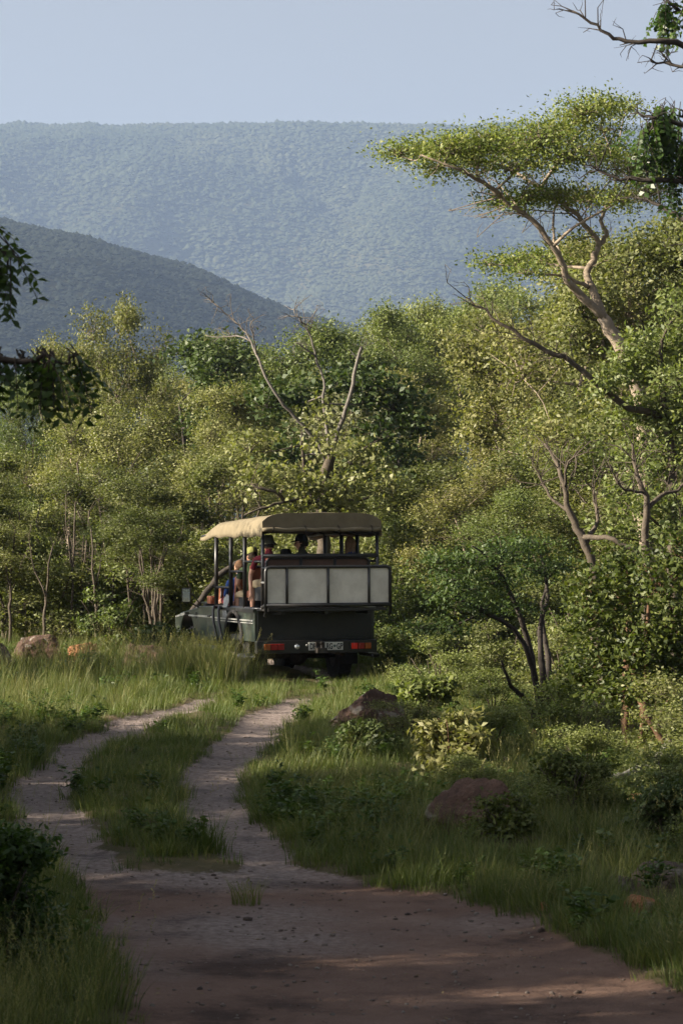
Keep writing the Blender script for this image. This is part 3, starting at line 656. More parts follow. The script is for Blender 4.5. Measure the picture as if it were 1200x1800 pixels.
def near_right_tree():
    Y = 25.0; b = ground_at(1460, Y); t = Tree(303, 'bark_dark', 'leaf_near', .062, .040); s = Y/FPX
    t.limb([(0, 0, -.2)]+rel([(1450, 900, 0), (1420, 560, 0), (1360, 380, .1), (1300, 180, .2), (1250, 40, .3), (1210, -120, .4)], b, Y), .14, .05, 9, .015)
    ls = [[(1300, 200, .2), (1240, 120, .1), (1200, 80, 0), (1165, 70, -.1), (1130, 74, -.1), (1100, 72, -.1), (1070, 62, -.1), (1040, 38, -.1), (1005, 18, -.1)],
          [(1300, 200, .2), (1230, 130, .4), (1180, 112, .5), (1140, 106, .5)],
          [(1360, 380, .1), (1280, 330, 0), (1200, 318, -.1), (1140, 316, -.2), (1090, 312, -.2), (1050, 300, -.2)],
          [(1360, 400, .1), (1270, 372, .2), (1200, 385, .3), (1160, 360, .4), (1130, 350, .5)],
          [(1330, 300, .1), (1260, 240, 0), (1190, 215, -.1), (1150, 205, -.2), (1120, 200, -.2)],
          [(1290, 160, .3), (1240, 60, .5), (1195, 20, .6), (1165, -10, .6)], [(1420, 560, 0), (1330, 470, -.6), (1260, 440, -.9), (1215, 430, -1)]]
    out = [t.limb(rel(q, b, Y), .034 if i != 1 else .020, .009, 7, .008) for i, q in enumerate(ls)]
    for i, q in enumerate(out): t.dead_twigs(q[len(q)//3:], 12 if i < 5 else 4, .28, .007)
    for q in (out[2], out[3]): t.dead_twigs(q, 10, .42, .009)
    for cx, cy, rx, ry, n, dz in [(1135, 225, 26, 22, 9, -.2), (1165, 205, 30, 30, 14, -.2), (1190, 250, 34, 30, 16, 0), (1150, 260, 26, 18, 8, -.1), (1200, 190, 40, 30, 16, .2), (1178, 22, 20, 22, 8, .6), (1205, 10, 40, 30, 14, .6), (1195, 320, 30, 18, 7, 0),
                                  (1260, 250, 70, 60, 36, .1), (1320, 120, 80, 60, 40, .2), (1270, -40, 80, 60, 40, .3), (1360, 330, 80, 60, 36, .5), (1200, -110, 60, 50, 26, .4), (1420, 200, 90, 80, 40, -.5)]:
        t.clump(P(cx, cy, Y+dz)-b, (rx*s, rx*s, ry*s), max(2, int(n*.5)), 3, tint=.5, spread=.06, droop=.45, pinnate=True)
    t.place('overhanging_tree', b, 'dark twiggy branches of an overhanging tree entering at the upper right corner')
near_right_tree()

def near_left_tree():
    Y = 12.5; b = ground_at(-560, Y); t = Tree(304, 'bark_dark', 'leaf_near', .060, .027); s = Y/FPX
    t.limb([(0, 0, -.2)]+rel([(-560, 1300, 0), (-540, 900, 0), (-480, 500, .1), (-420, 200, .2)], b, Y), .10, .05, 9, .012)
    a = t.limb(rel([(-500, 620, .1), (-300, 560, 0), (-120, 600, 0), (0, 632, 0), (80, 628, 0), (125, 640, 0)], b, Y), .032, .005, 7, .006)
    c = t.limb(rel([(-470, 480, .1), (-300, 380, .1), (-120, 400, .1), (0, 440, .1), (38, 455, .1)], b, Y), .028, .005, 7, .006)
    for cx, cy, rx, ry, n, dz, per in [(5, 620, 12, 6, 2, 0, 1), (35, 618, 14, 6, 2, .1, 1), (65, 616, 14, 6, 2, 0, 1), (95, 614, 14, 6, 2, -.1, 1), (122, 616, 12, 6, 2, 0, 1), (50, 630, 16, 6, 1, .05, 1), (-8, 420, 10, 6, 2, .1, 1), (14, 436, 10, 6, 2, .1, 1),
                                      (-60, 610, 60, 40, 12, 0, 4), (-160, 600, 70, 60, 16, .1, 4), (-90, 410, 60, 50, 14, .1, 4), (-220, 400, 90, 70, 20, .2, 4), (-330, 560, 90, 80, 20, 0, 4), (-420, 300, 130, 100, 30, .2, 4), (-300, 180, 130, 90, 26, .2, 4), (-520, 450, 120, 90, 26, -.3, 4)]:
        t.clump(P(cx, cy, Y+dz)-b, (rx*s, rx*s, ry*s), n, per, tint=.45, spread=.03, droop=.30, pinnate=True)
    t.place('leaning_tree', b, 'drooping dark feathery leaves of a tree reaching in at the left edge')
near_left_tree()

def bare_tree():
    Y = 36.5; b = ground_at(1045, Y); t = Tree(305, 'bark', 'leaf_fresh', .08, .045)
    a = t.limb([(0, 0, -.2)]+rel([(1048, 1080, 0), (1042, 1000, 0), (1020, 940, 0), (1002, 905, 0), (990, 850, 0), (978, 815, .1), (958, 780, .2)], b, Y), .075, .016, 8, .012)
    c = t.limb(rel([(1030, 955, 0), (1048, 915, .2), (1046, 880, .3), (1040, 850, .4)], b, Y), .034, .010, 6, .01)
    d = t.limb(rel([(992, 860, 0), (996, 820, -.2), (1012, 800, -.3)], b, Y), .022, .008, 5, .01)
    e = t.limb(rel([(1000, 900, 0), (975, 880, .2), (955, 850, .3), (935, 815, .3)], b, Y), .026, .008, 5, .01)
    f = t.limb(rel([(1020, 945, 0), (1065, 945, -.3), (1100, 960, -.4), (1130, 975, -.4)], b, Y), .040, .018, 6, .01)
    for q in (a[len(a)//2:], c, d, e): t.dead_twigs(q, 12, .5, .009)
    t.place('bare_tree', b, 'bare dark twisted tree standing in front of the green thicket', trunk='trunk')
    Y = 36.0; b = ground_at(1140, Y); t = Tree(306, 'bark', 'leaf_fresh', .08, .045)
    a = t.limb([(0, 0, -.2)]+rel([(1135, 1080, 0), (1134, 960, 0), (1136, 890, 0), (1125, 850, 0), (1112, 815, .1), (1110, 780, .1)], b, Y), .065, .014, 8, .012)
    c = t.limb(rel([(1136, 895, 0), (1160, 872, .2), (1190, 860, .3), (1215, 835, .3)], b, Y), .034, .012, 6, .01)
    d = t.limb(rel([(1130, 865, 0), (1100, 860, -.3), (1080, 845, -.4)], b, Y), .020, .008, 5, .01)
    for q in (a[len(a)//2:], c, d): t.dead_twigs(q, 12, .5, .009)
    t.place('bare_tree', b, 'second bare twisted tree, nearer the picture edge, with one limb reaching sideways')
bare_tree()

def multistem():
    Y = 34.5; b = ground_at(958, Y); t = Tree(307, 'bark_dark', 'leaf_dark', .050, .026); s = Y/FPX; t.leaf = 'leaf_feather'
    st = [[(940, 1190, 0), (918, 1100, -.1), (895, 1040, -.2), (860, 985, -.4), (830, 960, -.6)], [(952, 1190, .1), (948, 1110, .2), (960, 1050, .3), (955, 990, .4), (935, 950, .5)],
          [(925, 1235, -.1), (900, 1205, -.3), (880, 1160, -.5)], [(965, 1180, .3), (958, 1120, .5), (950, 1060, .6), (975, 1000, .8)], [(948, 1235, 0), (930, 1160, -.2), (915, 1120, -.3), (870, 1085, -.6), (820, 1060, -.9), (790, 1045, -1.1)]]
    for q in st:
        w = t.limb([(s_*.03, 0, -.15) for s_ in (t.r.normal(),)]+rel(q, b, Y), .048, .010, 7, .01); t.dead_twigs(w, 4, .35, .006)
    for cx, cy, rx, ry, n, dz in [(830, 985, 55, 14, 26, -.5), (880, 970, 50, 16, 26, -.3), (930, 955, 50, 16, 24, .4), (800, 1020, 45, 14, 20, -.9), (870, 1020, 50, 14, 22, -.3), (940, 1000, 45, 16, 18, .4), (985, 1000, 40, 16, 16, .8), (790, 1050, 45, 14, 18, -1.0), (850, 1065, 45, 12, 14, -.7), (770, 985, 35, 10, 10, -.8), (905, 1065, 40, 14, 10, 0), (740, 1100, 40, 12, 10, -1.0), (800, 1105, 40, 12, 10, -.9)]:
        t.clump(P(cx, cy, Y+dz)-b, (rx*s, rx*s*1.3, ry*s), n, 40, flat=.25, spread=.13, tint=.45, up=1.4)
    t.place('multi_stemmed_tree', b, 'small dark-stemmed tree with several stems and layered feathery blue-green foliage')
M['leaf_feather'] = leaf_mat('leaf_feather', (0.030, 0.055, 0.018), (0.058, 0.092, 0.027), (0.10, 0.135, 0.040), trans=0.3, objvar=0.0)
multistem()

def dark_bush():
    for (px, Y, n, seed, hh, lab, cl) in [
        (1120, 30.5, 0, 308, 0, 'broad dark olive bush leaning over the pale stump', [(1040, 1080, 45, 40, 26), (1100, 1040, 55, 45, 32), (1160, 1020, 55, 45, 32), (1060, 1150, 55, 40, 28), (1120, 1130, 60, 45, 34), (1180, 1110, 60, 50, 34), (1020, 1190, 40, 30, 16), (1080, 1215, 50, 26, 20), (1150, 1200, 50, 35, 24), (1210, 1180, 50, 45, 26), (1030, 1030, 35, 26, 14), (1100, 985, 40, 24, 16), (1190, 960, 50, 40, 22), (1240, 1060, 60, 60, 30), (1300, 1100, 60, 60, 30), (1290, 1000, 60, 60, 26)]),
        (1190, 38.0, 0, 309, 0, 'leafy fresh green tree below the umbrella tree at the right edge', [(1110, 640, 45, 30, 22), (1160, 600, 50, 35, 26), (1190, 660, 55, 40, 28), (1120, 720, 50, 35, 24), (1060, 680, 40, 25, 14), (1180, 740, 55, 40, 26), (1100, 790, 50, 35, 20), (1190, 540, 45, 30, 18), (1230, 600, 60, 50, 26), (1240, 720, 60, 60, 28), (1160, 810, 50, 40, 20), (1250, 830, 60, 60, 26), (1130, 880, 45, 35, 16), (1145, 650, 40, 35, 16), (1130, 600, 30, 22, 9), (1090, 860, 40, 30, 14), (1150, 940, 50, 40, 18), (1200, 900, 50, 40, 18), (1070, 930, 40, 30, 12)])]:
        b = ground_at(px, Y); s = Y/FPX
        t = Tree(seed, 'bark_red' if seed == 308 else 'bark', 'leaf_bush' if seed == 308 else 'leaf_fresh', .075, .036)
        if seed == 308:
            for q in [[(1128, 1245, 0), (1100, 1150, .1), (1070, 1080, .2)], [(1150, 1290, .1), (1165, 1180, .2), (1180, 1060, .3)], [(1100, 1290, .2), (1112, 1180, .3), (1110, 1060, .3)], [(1125, 1300, 0), (1135, 1180, -.2), (1140, 1050, -.2)], [(1150, 1280, 0), (1230, 1150, 0), (1280, 1050, 0)]]:
                t.limb([(t.r.normal(0, .08), t.r.normal(0, .08), -.1)]+rel(q, b, Y), .045, .014, 7, .01)
        else:
            t.limb([(0, 0, -.2)]+rel([(1185, 1000, 0), (1178, 800, 0), (1160, 680, 0), (1165, 600, 0)], b, Y), .09, .03, 8, .015)
            t.dead_twigs(t.limb(rel([(1170, 740, 0), (1080, 700, -.3), (1010, 640, -.5), (960, 615, -.6), (900, 580, -.7), (850, 545, -.7), (815, 520, -.7)], b, Y), .05, .010, 7, .015), 26, .55, .009)
        for i, (cx, cy, rx, ry, k) in enumerate(cl):
            t.clump(P(cx, cy, Y+[0, .5, -.5, .25, -.25][i % 5])-b, (rx*s, rx*s*1.2, ry*s), int(k*(0.85 if seed == 308 else 1.15)), 36, flat=.55, spread=.11, tint=.42)
        t.place('leafy_bush' if seed == 308 else 'leafy_tree', b, lab, 'bush' if seed == 308 else 'tree')
M['leaf_bush'] = leaf_mat('leaf_bush', (0.030, 0.045, 0.010), (0.060, 0.080, 0.016), (0.11, 0.125, 0.028), trans=0.3, objvar=0.0)
dark_bush()

def small_shrub(name, label, px, py, w, h, seed, leaf, bark='bark', L=.07, W=.035, n=9, per=26, tint=.5, up=.8):
    """py = photo row of the base; w, h in photo pixels"""
    Y = FPX*CAMH/(py-HOR); b = ground_at(px, Y); s = Y/FPX; t = Tree(seed, bark, leaf, L, W); w *= s; h *= s
    for k in range(6):
        a = t.r.uniform(0, 6.28); q = t.r.uniform(.2, .45)*w
        t.limb([(t.r.normal(0, .02), t.r.normal(0, .02), -.08), (q*.4*math.cos(a), q*.4*math.sin(a), h*.4), (q*math.cos(a), q*math.sin(a), h*t.r.uniform(.6, .9))], .014, .005, 5, .008)
    for k in range(n):
        a = t.r.uniform(0, 6.28); z = t.r.uniform(.2, .9); q = w*.36*t.r.random()**.5*(1.1-.4*z)
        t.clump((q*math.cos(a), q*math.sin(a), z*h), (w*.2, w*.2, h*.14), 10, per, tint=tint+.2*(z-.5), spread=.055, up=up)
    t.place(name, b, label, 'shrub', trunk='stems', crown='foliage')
small_shrub('golden_shrub', 'small yellow-green shrub glowing beside the low rock on the verge', 800, 1392, 165, 145, 401, 'leaf_gold', 'bark_red', .075, .032, 14, 30, .9)
small_shrub('leafy_shrub', 'bright green leafy plant behind the reddish boulder', 752, 1270, 110, 80, 402, 'leaf_fresh', 'bark', .09, .05, 9, 18, .5)
small_shrub('leafy_shrub', 'low bushy weed on the grass right beside the vehicle bumper', 735, 1195, 70, 70, 403, 'leaf_fresh', 'bark', .06, .03, 8, 20, .7)
small_shrub('leafy_shrub', 'dark bush in the grass beside the vehicle bonnet', 285, 1175, 150, 85, 404, 'leaf_dark', 'bark', .07, .04, 14, 30, .5)
small_shrub('leafy_shrub', 'dark spreading shrub under the reddish boulder', 640, 1330, 130, 60, 405, 'leaf_dark', 'bark', .07, .04, 10, 22, .6)
small_shrub('leafy_shrub', 'grey-green low shrub around the fallen lichened log', 1010, 1440, 170, 110, 406, 'leaf_bush', 'bark', .05, .03, 12, 24, .5)
small_shrub('leafy_shrub', 'low dark shrub at the right picture edge below the stump', 1175, 1490, 160, 110, 407, 'leaf_dark', 'bark', .05, .028, 12, 26, .6)
small_shrub('leafy_shrub', 'pale flowering weed patch between the log and the grass verge', 880, 1480, 130, 80, 408, 'leaf_bush', 'bark', .045, .025, 10, 24, .7)
small_shrub('leafy_shrub', 'dim leafy shrub in the near corner at the left edge', 0, 1720, 230, 260, 409, 'leaf_near', 'bark_dark', .052, .024, 18, 40, .4)
small_shrub('leafy_shrub', 'long-leaved grey-blue plant beside the grey trunks', 1020, 1285, 110, 90, 410, 'leaf_feather', 'bark', .16, .035, 8, 16, .6)
small_shrub('leafy_shrub', 'low leafy shrub before the reddish rocks at the left edge', 175, 1190, 70, 34, 411, 'leaf_dark', 'bark', .07, .04, 10, 20, .7)
small_shrub('leafy_shrub', 'fresh green shrub between the reddish rocks and the thicket', 200, 1150, 140, 110, 412, 'leaf_fresh', 'bark', .07, .04, 14, 26, .5)

rb = np.random.default_rng(91)
BANK = [(2.0, 25.2, .55), (2.8, 24.3, .7), (3.3, 26.5, .9), (2.4, 28.2, .6), (3.6, 29.5, 1.0), (1.6, 31.0, .6), (2.6, 32.5, .8), (3.2, 34.2, 1.1), (1.9, 35.8, .7), (2.9, 37.6, 1.2), (3.9, 38.8, 1.5), (1.3, 39.5, .8), (2.3, 41.2, 1.1), (3.6, 43.0, 1.4), (1.5, 44.5, 1.0), (2.6, 46.5, 1.5), (1.2, 48.5, 1.4), (3.4, 23.0, .6), (2.9, 21.6, .5), (1.2, 27.0, .45), (.75, 33.5, .5)]
for k, (x_, y_, h_) in enumerate(sorted(BANK, key=lambda q: q[1])):
    kd = ['shrub', 'shrub2', 'shrub'][k % 3]
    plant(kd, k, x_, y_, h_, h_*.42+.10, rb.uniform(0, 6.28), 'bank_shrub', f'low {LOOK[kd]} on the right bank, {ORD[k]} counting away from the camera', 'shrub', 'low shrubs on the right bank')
# stump, fallen log, posts of dead wood
def wood(name, label, cat, Y, paths, bark, base, twigs=0):
    b = ground_at(base, Y); t = Tree(sum(map(ord, label)), bark, 'leaf_dark')
    for q, r0, r1 in paths:
        w = t.limb(rel(q, b, Y), r0, r1, 9, .012)
        if twigs: t.dead_twigs(w, twigs, .35, .007)
    o = link(name, t.trunk_mesh(name)); o.location = b; tag(o, label, cat); return o
wood('broken_stump', 'pale lichen-covered broken stump at the right edge', 'stump', 27.5, [([(1168, 1415, 0), (1165, 1385, 0), (1160, 1350, 0), (1166, 1325, .05), (1176, 1300, .1)], .060, .045), ([(1160, 1352, 0), (1120, 1355, -.2), (1085, 1365, -.4), (1050, 1372, -.5)], .045, .03)], 'bark_lichen', 1165)
wood('leaning_pole', 'thin reddish stem leaning beside the pale stump', 'stem', 28.2, [([(1128, 1235, 0), (1150, 1280, 0), (1175, 1320, 0), (1198, 1365, 0)], .035, .028)], 'bark_red', 1150)
wood('grey_trunk', 'grey upright trunk shaded under the dark olive bush', 'trunk', 33.0, [([(1060, 1310, 0), (1058, 1250, 0), (1062, 1180, 0), (1050, 1100, 0)], .09, .06)], 'bark', 1060)
wood('grey_trunk', 'yellowish mossy trunk right beside the grey upright trunk', 'trunk', 33.5, [([(1105, 1310, 0), (1100, 1240, 0), (1104, 1170, 0), (1110, 1090, 0)], .08, .06)], 'bark_red', 1105)
wood('fallen_branch', 'bare fallen branch lying in the grass below the multi-stemmed tree', 'branch', 30.0, [([(885, 1335, 0), (930, 1345, 0), (985, 1345, .1), (1030, 1362, .2)], .022, .012)], 'bark', 930, 8)
wood('fallen_branch', 'pale fallen branch in front of the grey trunks', 'branch', 31.5, [([(1010, 1300, 0), (1050, 1312, 0), (1090, 1330, .1), (1135, 1335, .1)], .030, .016)], 'bark_dead', 1050, 6)
wood('leaning_log', 'thick brown leaning trunk seen through the open side of the vehicle', 'log', 52.5, [([(335, 1080, .3), (362, 1040, .5), (395, 1004, .6), (425, 985, .7), (450, 965, .9)], .065, .045)], 'bark_dark', 350)
STEMS = [15, 48, 75, 170, 195, 280, 305, 125, 760, 800, 655, 100, 140, 232, 250, 700, 716, 690]
for k, (px, Y, top, lean, side) in enumerate([(15, 56, 930, 10, 'zeroth'), (48, 57.5, 900, -14, 'half'), (75, 55.5, 960, 16, 'x'), (170, 55.5, 930, -10, 'y'), (195, 57, 900, 14, 'z'), (280, 56, 940, 12, 'w'), (305, 57.5, 920, -12, 'v'), (125, 56.5, 880, 8, 'u'), (760, 53, 900, -12, 's'), (800, 52, 930, 14, 't'), (655, 54, 930, 12, 'r'), (100, 58, 960, -20, 'first'), (140, 57, 950, 12, 'second'), (232, 56, 975, -14, 'third'), (250, 56.4, 985, 20, 'fourth'), (700, 53, 960, 14, 'fifth'), (716, 53.5, 985, -18, 'sixth'), (690, 54, 940, -6, 'seventh')]):
    yb = 880+FPX*CAMH/Y
    wood('thin_trunk', f'thin upright bare stem, {ORD[sorted(STEMS).index(px)]} from the left along the thicket edge', 'stem', Y, [([(px, yb+10, 0), (px+lean*.2, yb-50, 0), (px+lean*.3, (yb+top)/2, .1), (px+lean, top, .2)], .038, .014), ([(px+lean*.3, (yb+top)/2, .1), (px-lean*.8, (yb+3*top)/4, .2), (px-lean*1.4, top-10, .3)], .018, .008)], 'bark', px, 6)

# ------------------------------------------------------------------ rocks
ROCKS = []
def rock(label, px, py, w, h, mat, seed, dep=.8, name='boulder'):
    Y = FPX*CAMH/(py-HOR); b = ground_at(px, Y); s = Y/FPX
    bm = bmesh.new(); bmesh.ops.create_icosphere(bm, subdivisions=5, radius=1.0); sd = Vector((seed*3.7, seed*1.3, seed))
    w *= 1.02; h *= 1.12; ROCKS.append((b[0], b[1], w*s/2))
    rs = np.random.default_rng(seed); planes = [(Vector(unit(rs.normal(0, 1, 3)+np.array((0, 0, .3)))), rs.uniform(.42, .80)) for _ in range(14)]
    for v in bm.verts:
        p = v.co.copy()
        for n, d in planes:                       # chipped flat faces
            e = p.dot(n)-d
            if e > 0: p -= n*e*.92
        p *= 1.22+.13*mnoise.fractal(p*1.3+sd, 1.0, 2.0, 3)-.10*max(0, .16-abs(mnoise.noise(p*2.1+sd)))/.16+.05*mnoise.fractal(p*6+sd, 0.8, 2.0, 4)
        v.co = (p.x*w*s/2*1.1, p.y*w*s/2*dep, p.z*h*s*.75)
    me = bpy.data.meshes.new(name); bm.to_mesh(me); bm.free(); me.materials.append(M[mat])
    o = link(name, me, None, (b[0], b[1], b[2]+h*s*.25), rs.uniform(-.3, .3)); tag(o, label, 'rock')
rock('large reddish boulder beside the right wheel rut', 650, 1285, 135, 62, 'rock', 21)
rock('brown sloping slab of rock below the yellow-green shrub', 845, 1465, 140, 85, 'rock', 22)
rock('grey-brown rock in the tall grass behind the thin stems', 850, 1174, 70, 48, 'rock', 23)
rock('dark flat-topped rock at the right picture edge', 1165, 1555, 115, 52, 'rock_dark', 24)
rock('small orange stone in the grass near the right edge', 1135, 1600, 62, 26, 'rock_orange', 25, name='stone')
rock('tiny orange stone at the edge of the dirt track', 958, 1600, 18, 14, 'rock_orange', 26, name='stone')
rock('rounded reddish-brown rock at the foot of the left thicket', 72, 1164, 100, 50, 'rock', 27)
rock('orange rock between two brown rocks at the left', 138, 1166, 56, 42, 'rock_orange', 28)
rock('low brown rock in the grass beside the dark bush', 255, 1180, 100, 52, 'rock', 29)
rock('brown rock cut by the left picture edge', 2, 1180, 50, 50, 'rock_dark', 30)
rock('small orange stone at the foot of the thin dark stems', 938, 1300, 18, 18, 'rock_orange', 31, name='stone')
rock('orange stone beside the foot of the pale stump', 1118, 1418, 40, 14, 'rock_orange', 32, name='stone')
rock('orange rock glimpsed in the bushes behind the right verge', 900, 1140, 40, 22, 'rock_orange', 33)
rock('grey stone just left of the dark flat-topped rock', 1092, 1565, 46, 20, 'rock_dark', 34, name='stone')

# ------------------------------------------------------------------ the game-viewing vehicle (own axes: x right, y forward, z up; rear panel at y = 0)
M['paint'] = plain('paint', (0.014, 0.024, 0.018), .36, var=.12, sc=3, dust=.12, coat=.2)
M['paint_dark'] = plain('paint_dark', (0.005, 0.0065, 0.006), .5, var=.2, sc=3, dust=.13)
M['black_metal'] = plain('black_metal', (0.012, 0.012, 0.013), .36, var=.3, sc=14, dust=.06)
M['black_rubber'] = plain('black_rubber', (0.010, 0.009, 0.009), .85, var=.3, sc=20, dust=.08, bump=.3)
M['canvas'] = plain('canvas', (0.150, 0.125, 0.082), .92, var=.14, sc=5, spec=.15, bump=.25)
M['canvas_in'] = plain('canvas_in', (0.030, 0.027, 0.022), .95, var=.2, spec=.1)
M['cream'] = plain('cream', (0.60, 0.575, 0.51), .55, var=.12, sc=3, dust=.35)
M['leather'] = plain('leather', (0.30, 0.095, 0.040), .5, var=.15, sc=12, bump=.2)
M['leather_back'] = plain('leather_back', (0.085, 0.045, 0.028), .6, var=.2, sc=8)
M['silver'] = plain('silver', (0.50, 0.50, 0.48), .3, metal=.6, var=.1)
M['steel'] = plain('steel', (0.045, 0.038, 0.032), .65, metal=.4, var=.4, sc=18, dust=.12)
M['mirror'] = plain('mirror', (0.55, 0.60, 0.52), .04, metal=1.0, var=.02)
M['glass'] = plain('glass', (0.60, 0.62, 0.62), .08, metal=.7, var=.05)
M['amber'] = plain('amber', (0.30, 0.07, 0.012), .25, var=.1)
M['red_lens'] = plain('red_lens', (0.26, 0.012, 0.012), .25, var=.1)
M['red_bright'] = plain('red_bright', (0.75, 0.03, 0.02), .2, var=.05)
M['plate'] = plain('plate', (0.62, 0.62, 0.58), .5, var=.08, sc=12, dust=.25)
M['ink'] = plain('ink', (0.012, 0.012, 0.014), .6)
M['plate_mark'] = plain('plate_mark', (0.10, 0.14, 0.13), .6)
M['white_mark'] = plain('white_mark', (0.7, 0.7, 0.68), .5)
M['interior'] = plain('interior', (0.018, 0.018, 0.017), .8)

TH = R(18.0)
VX, VY = -0.41, 45.0
V = empty('game_viewing_vehicle', (VX, VY, float(G(VX, VY+1))-.02), TH)
V.rotation_euler = (R(-0.9), 0, TH)
tag(V, 'open green safari vehicle with beige canvas canopy driving away on the track', 'vehicle')
def arc(cy, cz, r, a0, a1, n=10): return [(cy+r*math.cos(R(a0+(a1-a0)*i/n)), cz+r*math.sin(R(a0+(a1-a0)*i/n))) for i in range(n+1)]
AX_R, AX_F = 1.15, 4.15
for sx in (-1, 1):
    # load-body side with a wheel arch
    poly = [(0, .66), (AX_R-.50, .66)]+arc(AX_R, .60, .50, 173, 7)+[(2.42, .66), (2.42, 1.17), (0, 1.17)]
    o = MB().prism(poly, sx*.93, sx*.975).build('side_panel', M['paint'], V, .008)
    MB().box((sx*.985, 1.2, .985), (.02, 2.3, .022)).build('trim_strip', M['silver'], o)
    MB().box((sx*.985, 1.2, .945), (.02, 2.3, .014)).build('trim_strip', M['silver'], o)
    MB().box((sx*.99, .95, 1.14), (.018, 1.9, .05)).build('latch_rail', M['black_metal'], o)
    fl = MB(); fl.tube([(sx*.985, y, z) for y, z in arc(AX_R, .60, .51, 178, 2)], .035, 6); fl.build('wheel_arch', M['black_rubber'], o, smooth=True)
    # cab door, front wing
    dr = MB().prism([(2.46, .60), (3.42, .60), (3.42, 1.15), (2.46, 1.17)], sx*.90, sx*.955).build('door', M['paint'], V, .012)
    MB().box((sx*.97, 2.66, 1.0), (.03, .16, .035)).build('handle', M['black_metal'], dr, .006)
    MB().box((sx*.965, 2.94, .99), (.02, .92, .03)).build('trim_strip', M['silver'], dr)
    poly = [(3.44, .60), (AX_F-.47, .60)]+arc(AX_F, .56, .47, 173, 7)+[(4.92, .62), (4.95, .92), (4.6, 1.02), (3.44, 1.13)]
    wg = MB().prism(poly, sx*.70, sx*.945).build('front_wing', M['paint'], V, .03)
    MB().box((sx*.952, 3.75, .985), (.018, .5, .028)).build('trim_strip', M['silver'], wg)
    vt = MB()
    for k in range(5): vt.box((sx*.955, 3.58, 1.00-.022*k+.04), (.02, .13, .010))
    vt.build('vent_louvre', M['black_metal'], wg)
    hl = MB().lathe([(0, .03), (.06, .03), (.085, .0), (.09, -.05)], 16, 'Y', (sx*.66, 4.97, .90)).build('headlamp', M['glass'], V, smooth=True)
    ml = MB().prism([(4.3, .985), (4.9, .93), (4.9, .955), (4.3, 1.03)], sx*.80, sx*.95).build('wing_trim', M['silver'], wg)
# bonnet, cowl, grille, front bumper
hd = MB()
rows = []
for y, z in [(3.44, 1.15), (3.7, 1.155), (4.1, 1.135), (4.5, 1.085), (4.8, 1.03), (4.92, .97)]:
    for x in np.linspace(-.74, .74, 9): rows.append((x, y, z-.05*(abs(x)/.74)**3))
hd.add(rows, [(r*9+c, r*9+c+1, r*9+c+10, r*9+c+9) for r in range(5) for c in range(8)])
o = hd.build('bonnet', M['paint'], V, smooth=True); sm = o.modifiers.new('thick', 'SOLIDIFY'); sm.thickness = .03
MB().box((0, 3.9, .88), (1.36, 1.6, .40)).build('engine_bay', M['interior'], V)
MB().box((0, 4.95, .84), (1.2, .05, .26)).build('grille', M['black_metal'], V, .01)
bb = MB(); bb.box((0, 5.08, .60), (1.8, .12, .2))
bb.tube([(-.55, 5.12, .6), (-.55, 5.16, 1.0), (-.5, 5.15, 1.08), (.5, 5.15, 1.08), (.55, 5.16, 1.0), (.55, 5.12, .6)], .035, 8)
for x in (-.82, .82): bb.tube([(x, 5.10, .62), (x, 5.12, .92), (x*.7, 5.14, .98)], .03, 8)
bb.build('bull_bar', M['black_metal'], V, .01)
cw = MB(); cw.box((0, 3.40, 1.14), (1.7, .16, .10)); cw.build('dashboard', M['interior'], V, .02)
# folded-down windscreen lying on the bonnet
wf = MB().tube([(-.70, 3.50, 1.20), (-.70, 4.10, 1.19), (.70, 4.10, 1.19), (.70, 3.50, 1.20), (-.70, 3.50, 1.20)], .02, 6).build('windscreen', M['paint'], V, smooth=True)
MB().box((0, 3.8, 1.195), (1.38, .58, .006)).build('pane', M['glass'], wf)
mr = MB(); mr.tube([(-.93, 3.36, 1.12), (-1.08, 3.38, 1.20), (-1.14, 3.38, 1.26)], .014, 6); mr.box((-1.15, 3.40, 1.33), (.15, .06, .24), R(-28)); mr.tube([(-.93, 3.36, 1.18), (-1.06, 3.39, 1.36)], .012, 6)
mr = mr.build('wing_mirror', M['black_metal'], V, .012)
MB().box((-1.166, 3.370, 1.33), (.12, .008, .21), R(-28)).build('mirror_glass', M['mirror'], mr)
mr = MB(); mr.tube([(.93, 3.36, 1.12), (1.08, 3.38, 1.20)], .014, 6); mr.box((1.15, 3.40, 1.33), (.17, .06, .25)); mr.build('wing_mirror', M['black_metal'], V, .012)
# tailgate, floors, platform under the rear tier
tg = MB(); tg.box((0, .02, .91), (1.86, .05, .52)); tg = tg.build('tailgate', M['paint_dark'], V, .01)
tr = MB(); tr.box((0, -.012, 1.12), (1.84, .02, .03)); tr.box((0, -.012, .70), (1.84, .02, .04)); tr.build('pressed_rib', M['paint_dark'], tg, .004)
MB().box((0, 1.7, .70), (1.84, 3.4, .08)).build('floor', M['interior'], V)
pf = MB(); pf.box((0, -.34, 1.165), (1.90, .66, .05)); pf.box((0, -.30, 1.12), (.06, .6, .06)); pf.box((-.7, -.30, 1.12), (.06, .6, .06)); pf.box((.7, -.30, 1.12), (.06, .6, .06)); pf.build('rear_platform', M['black_metal'], V, .006)
st = MB(); st.box((0, 2.44, .95), (1.8, .05, .5)); st.build('cab_bulkhead', M['interior'], V)
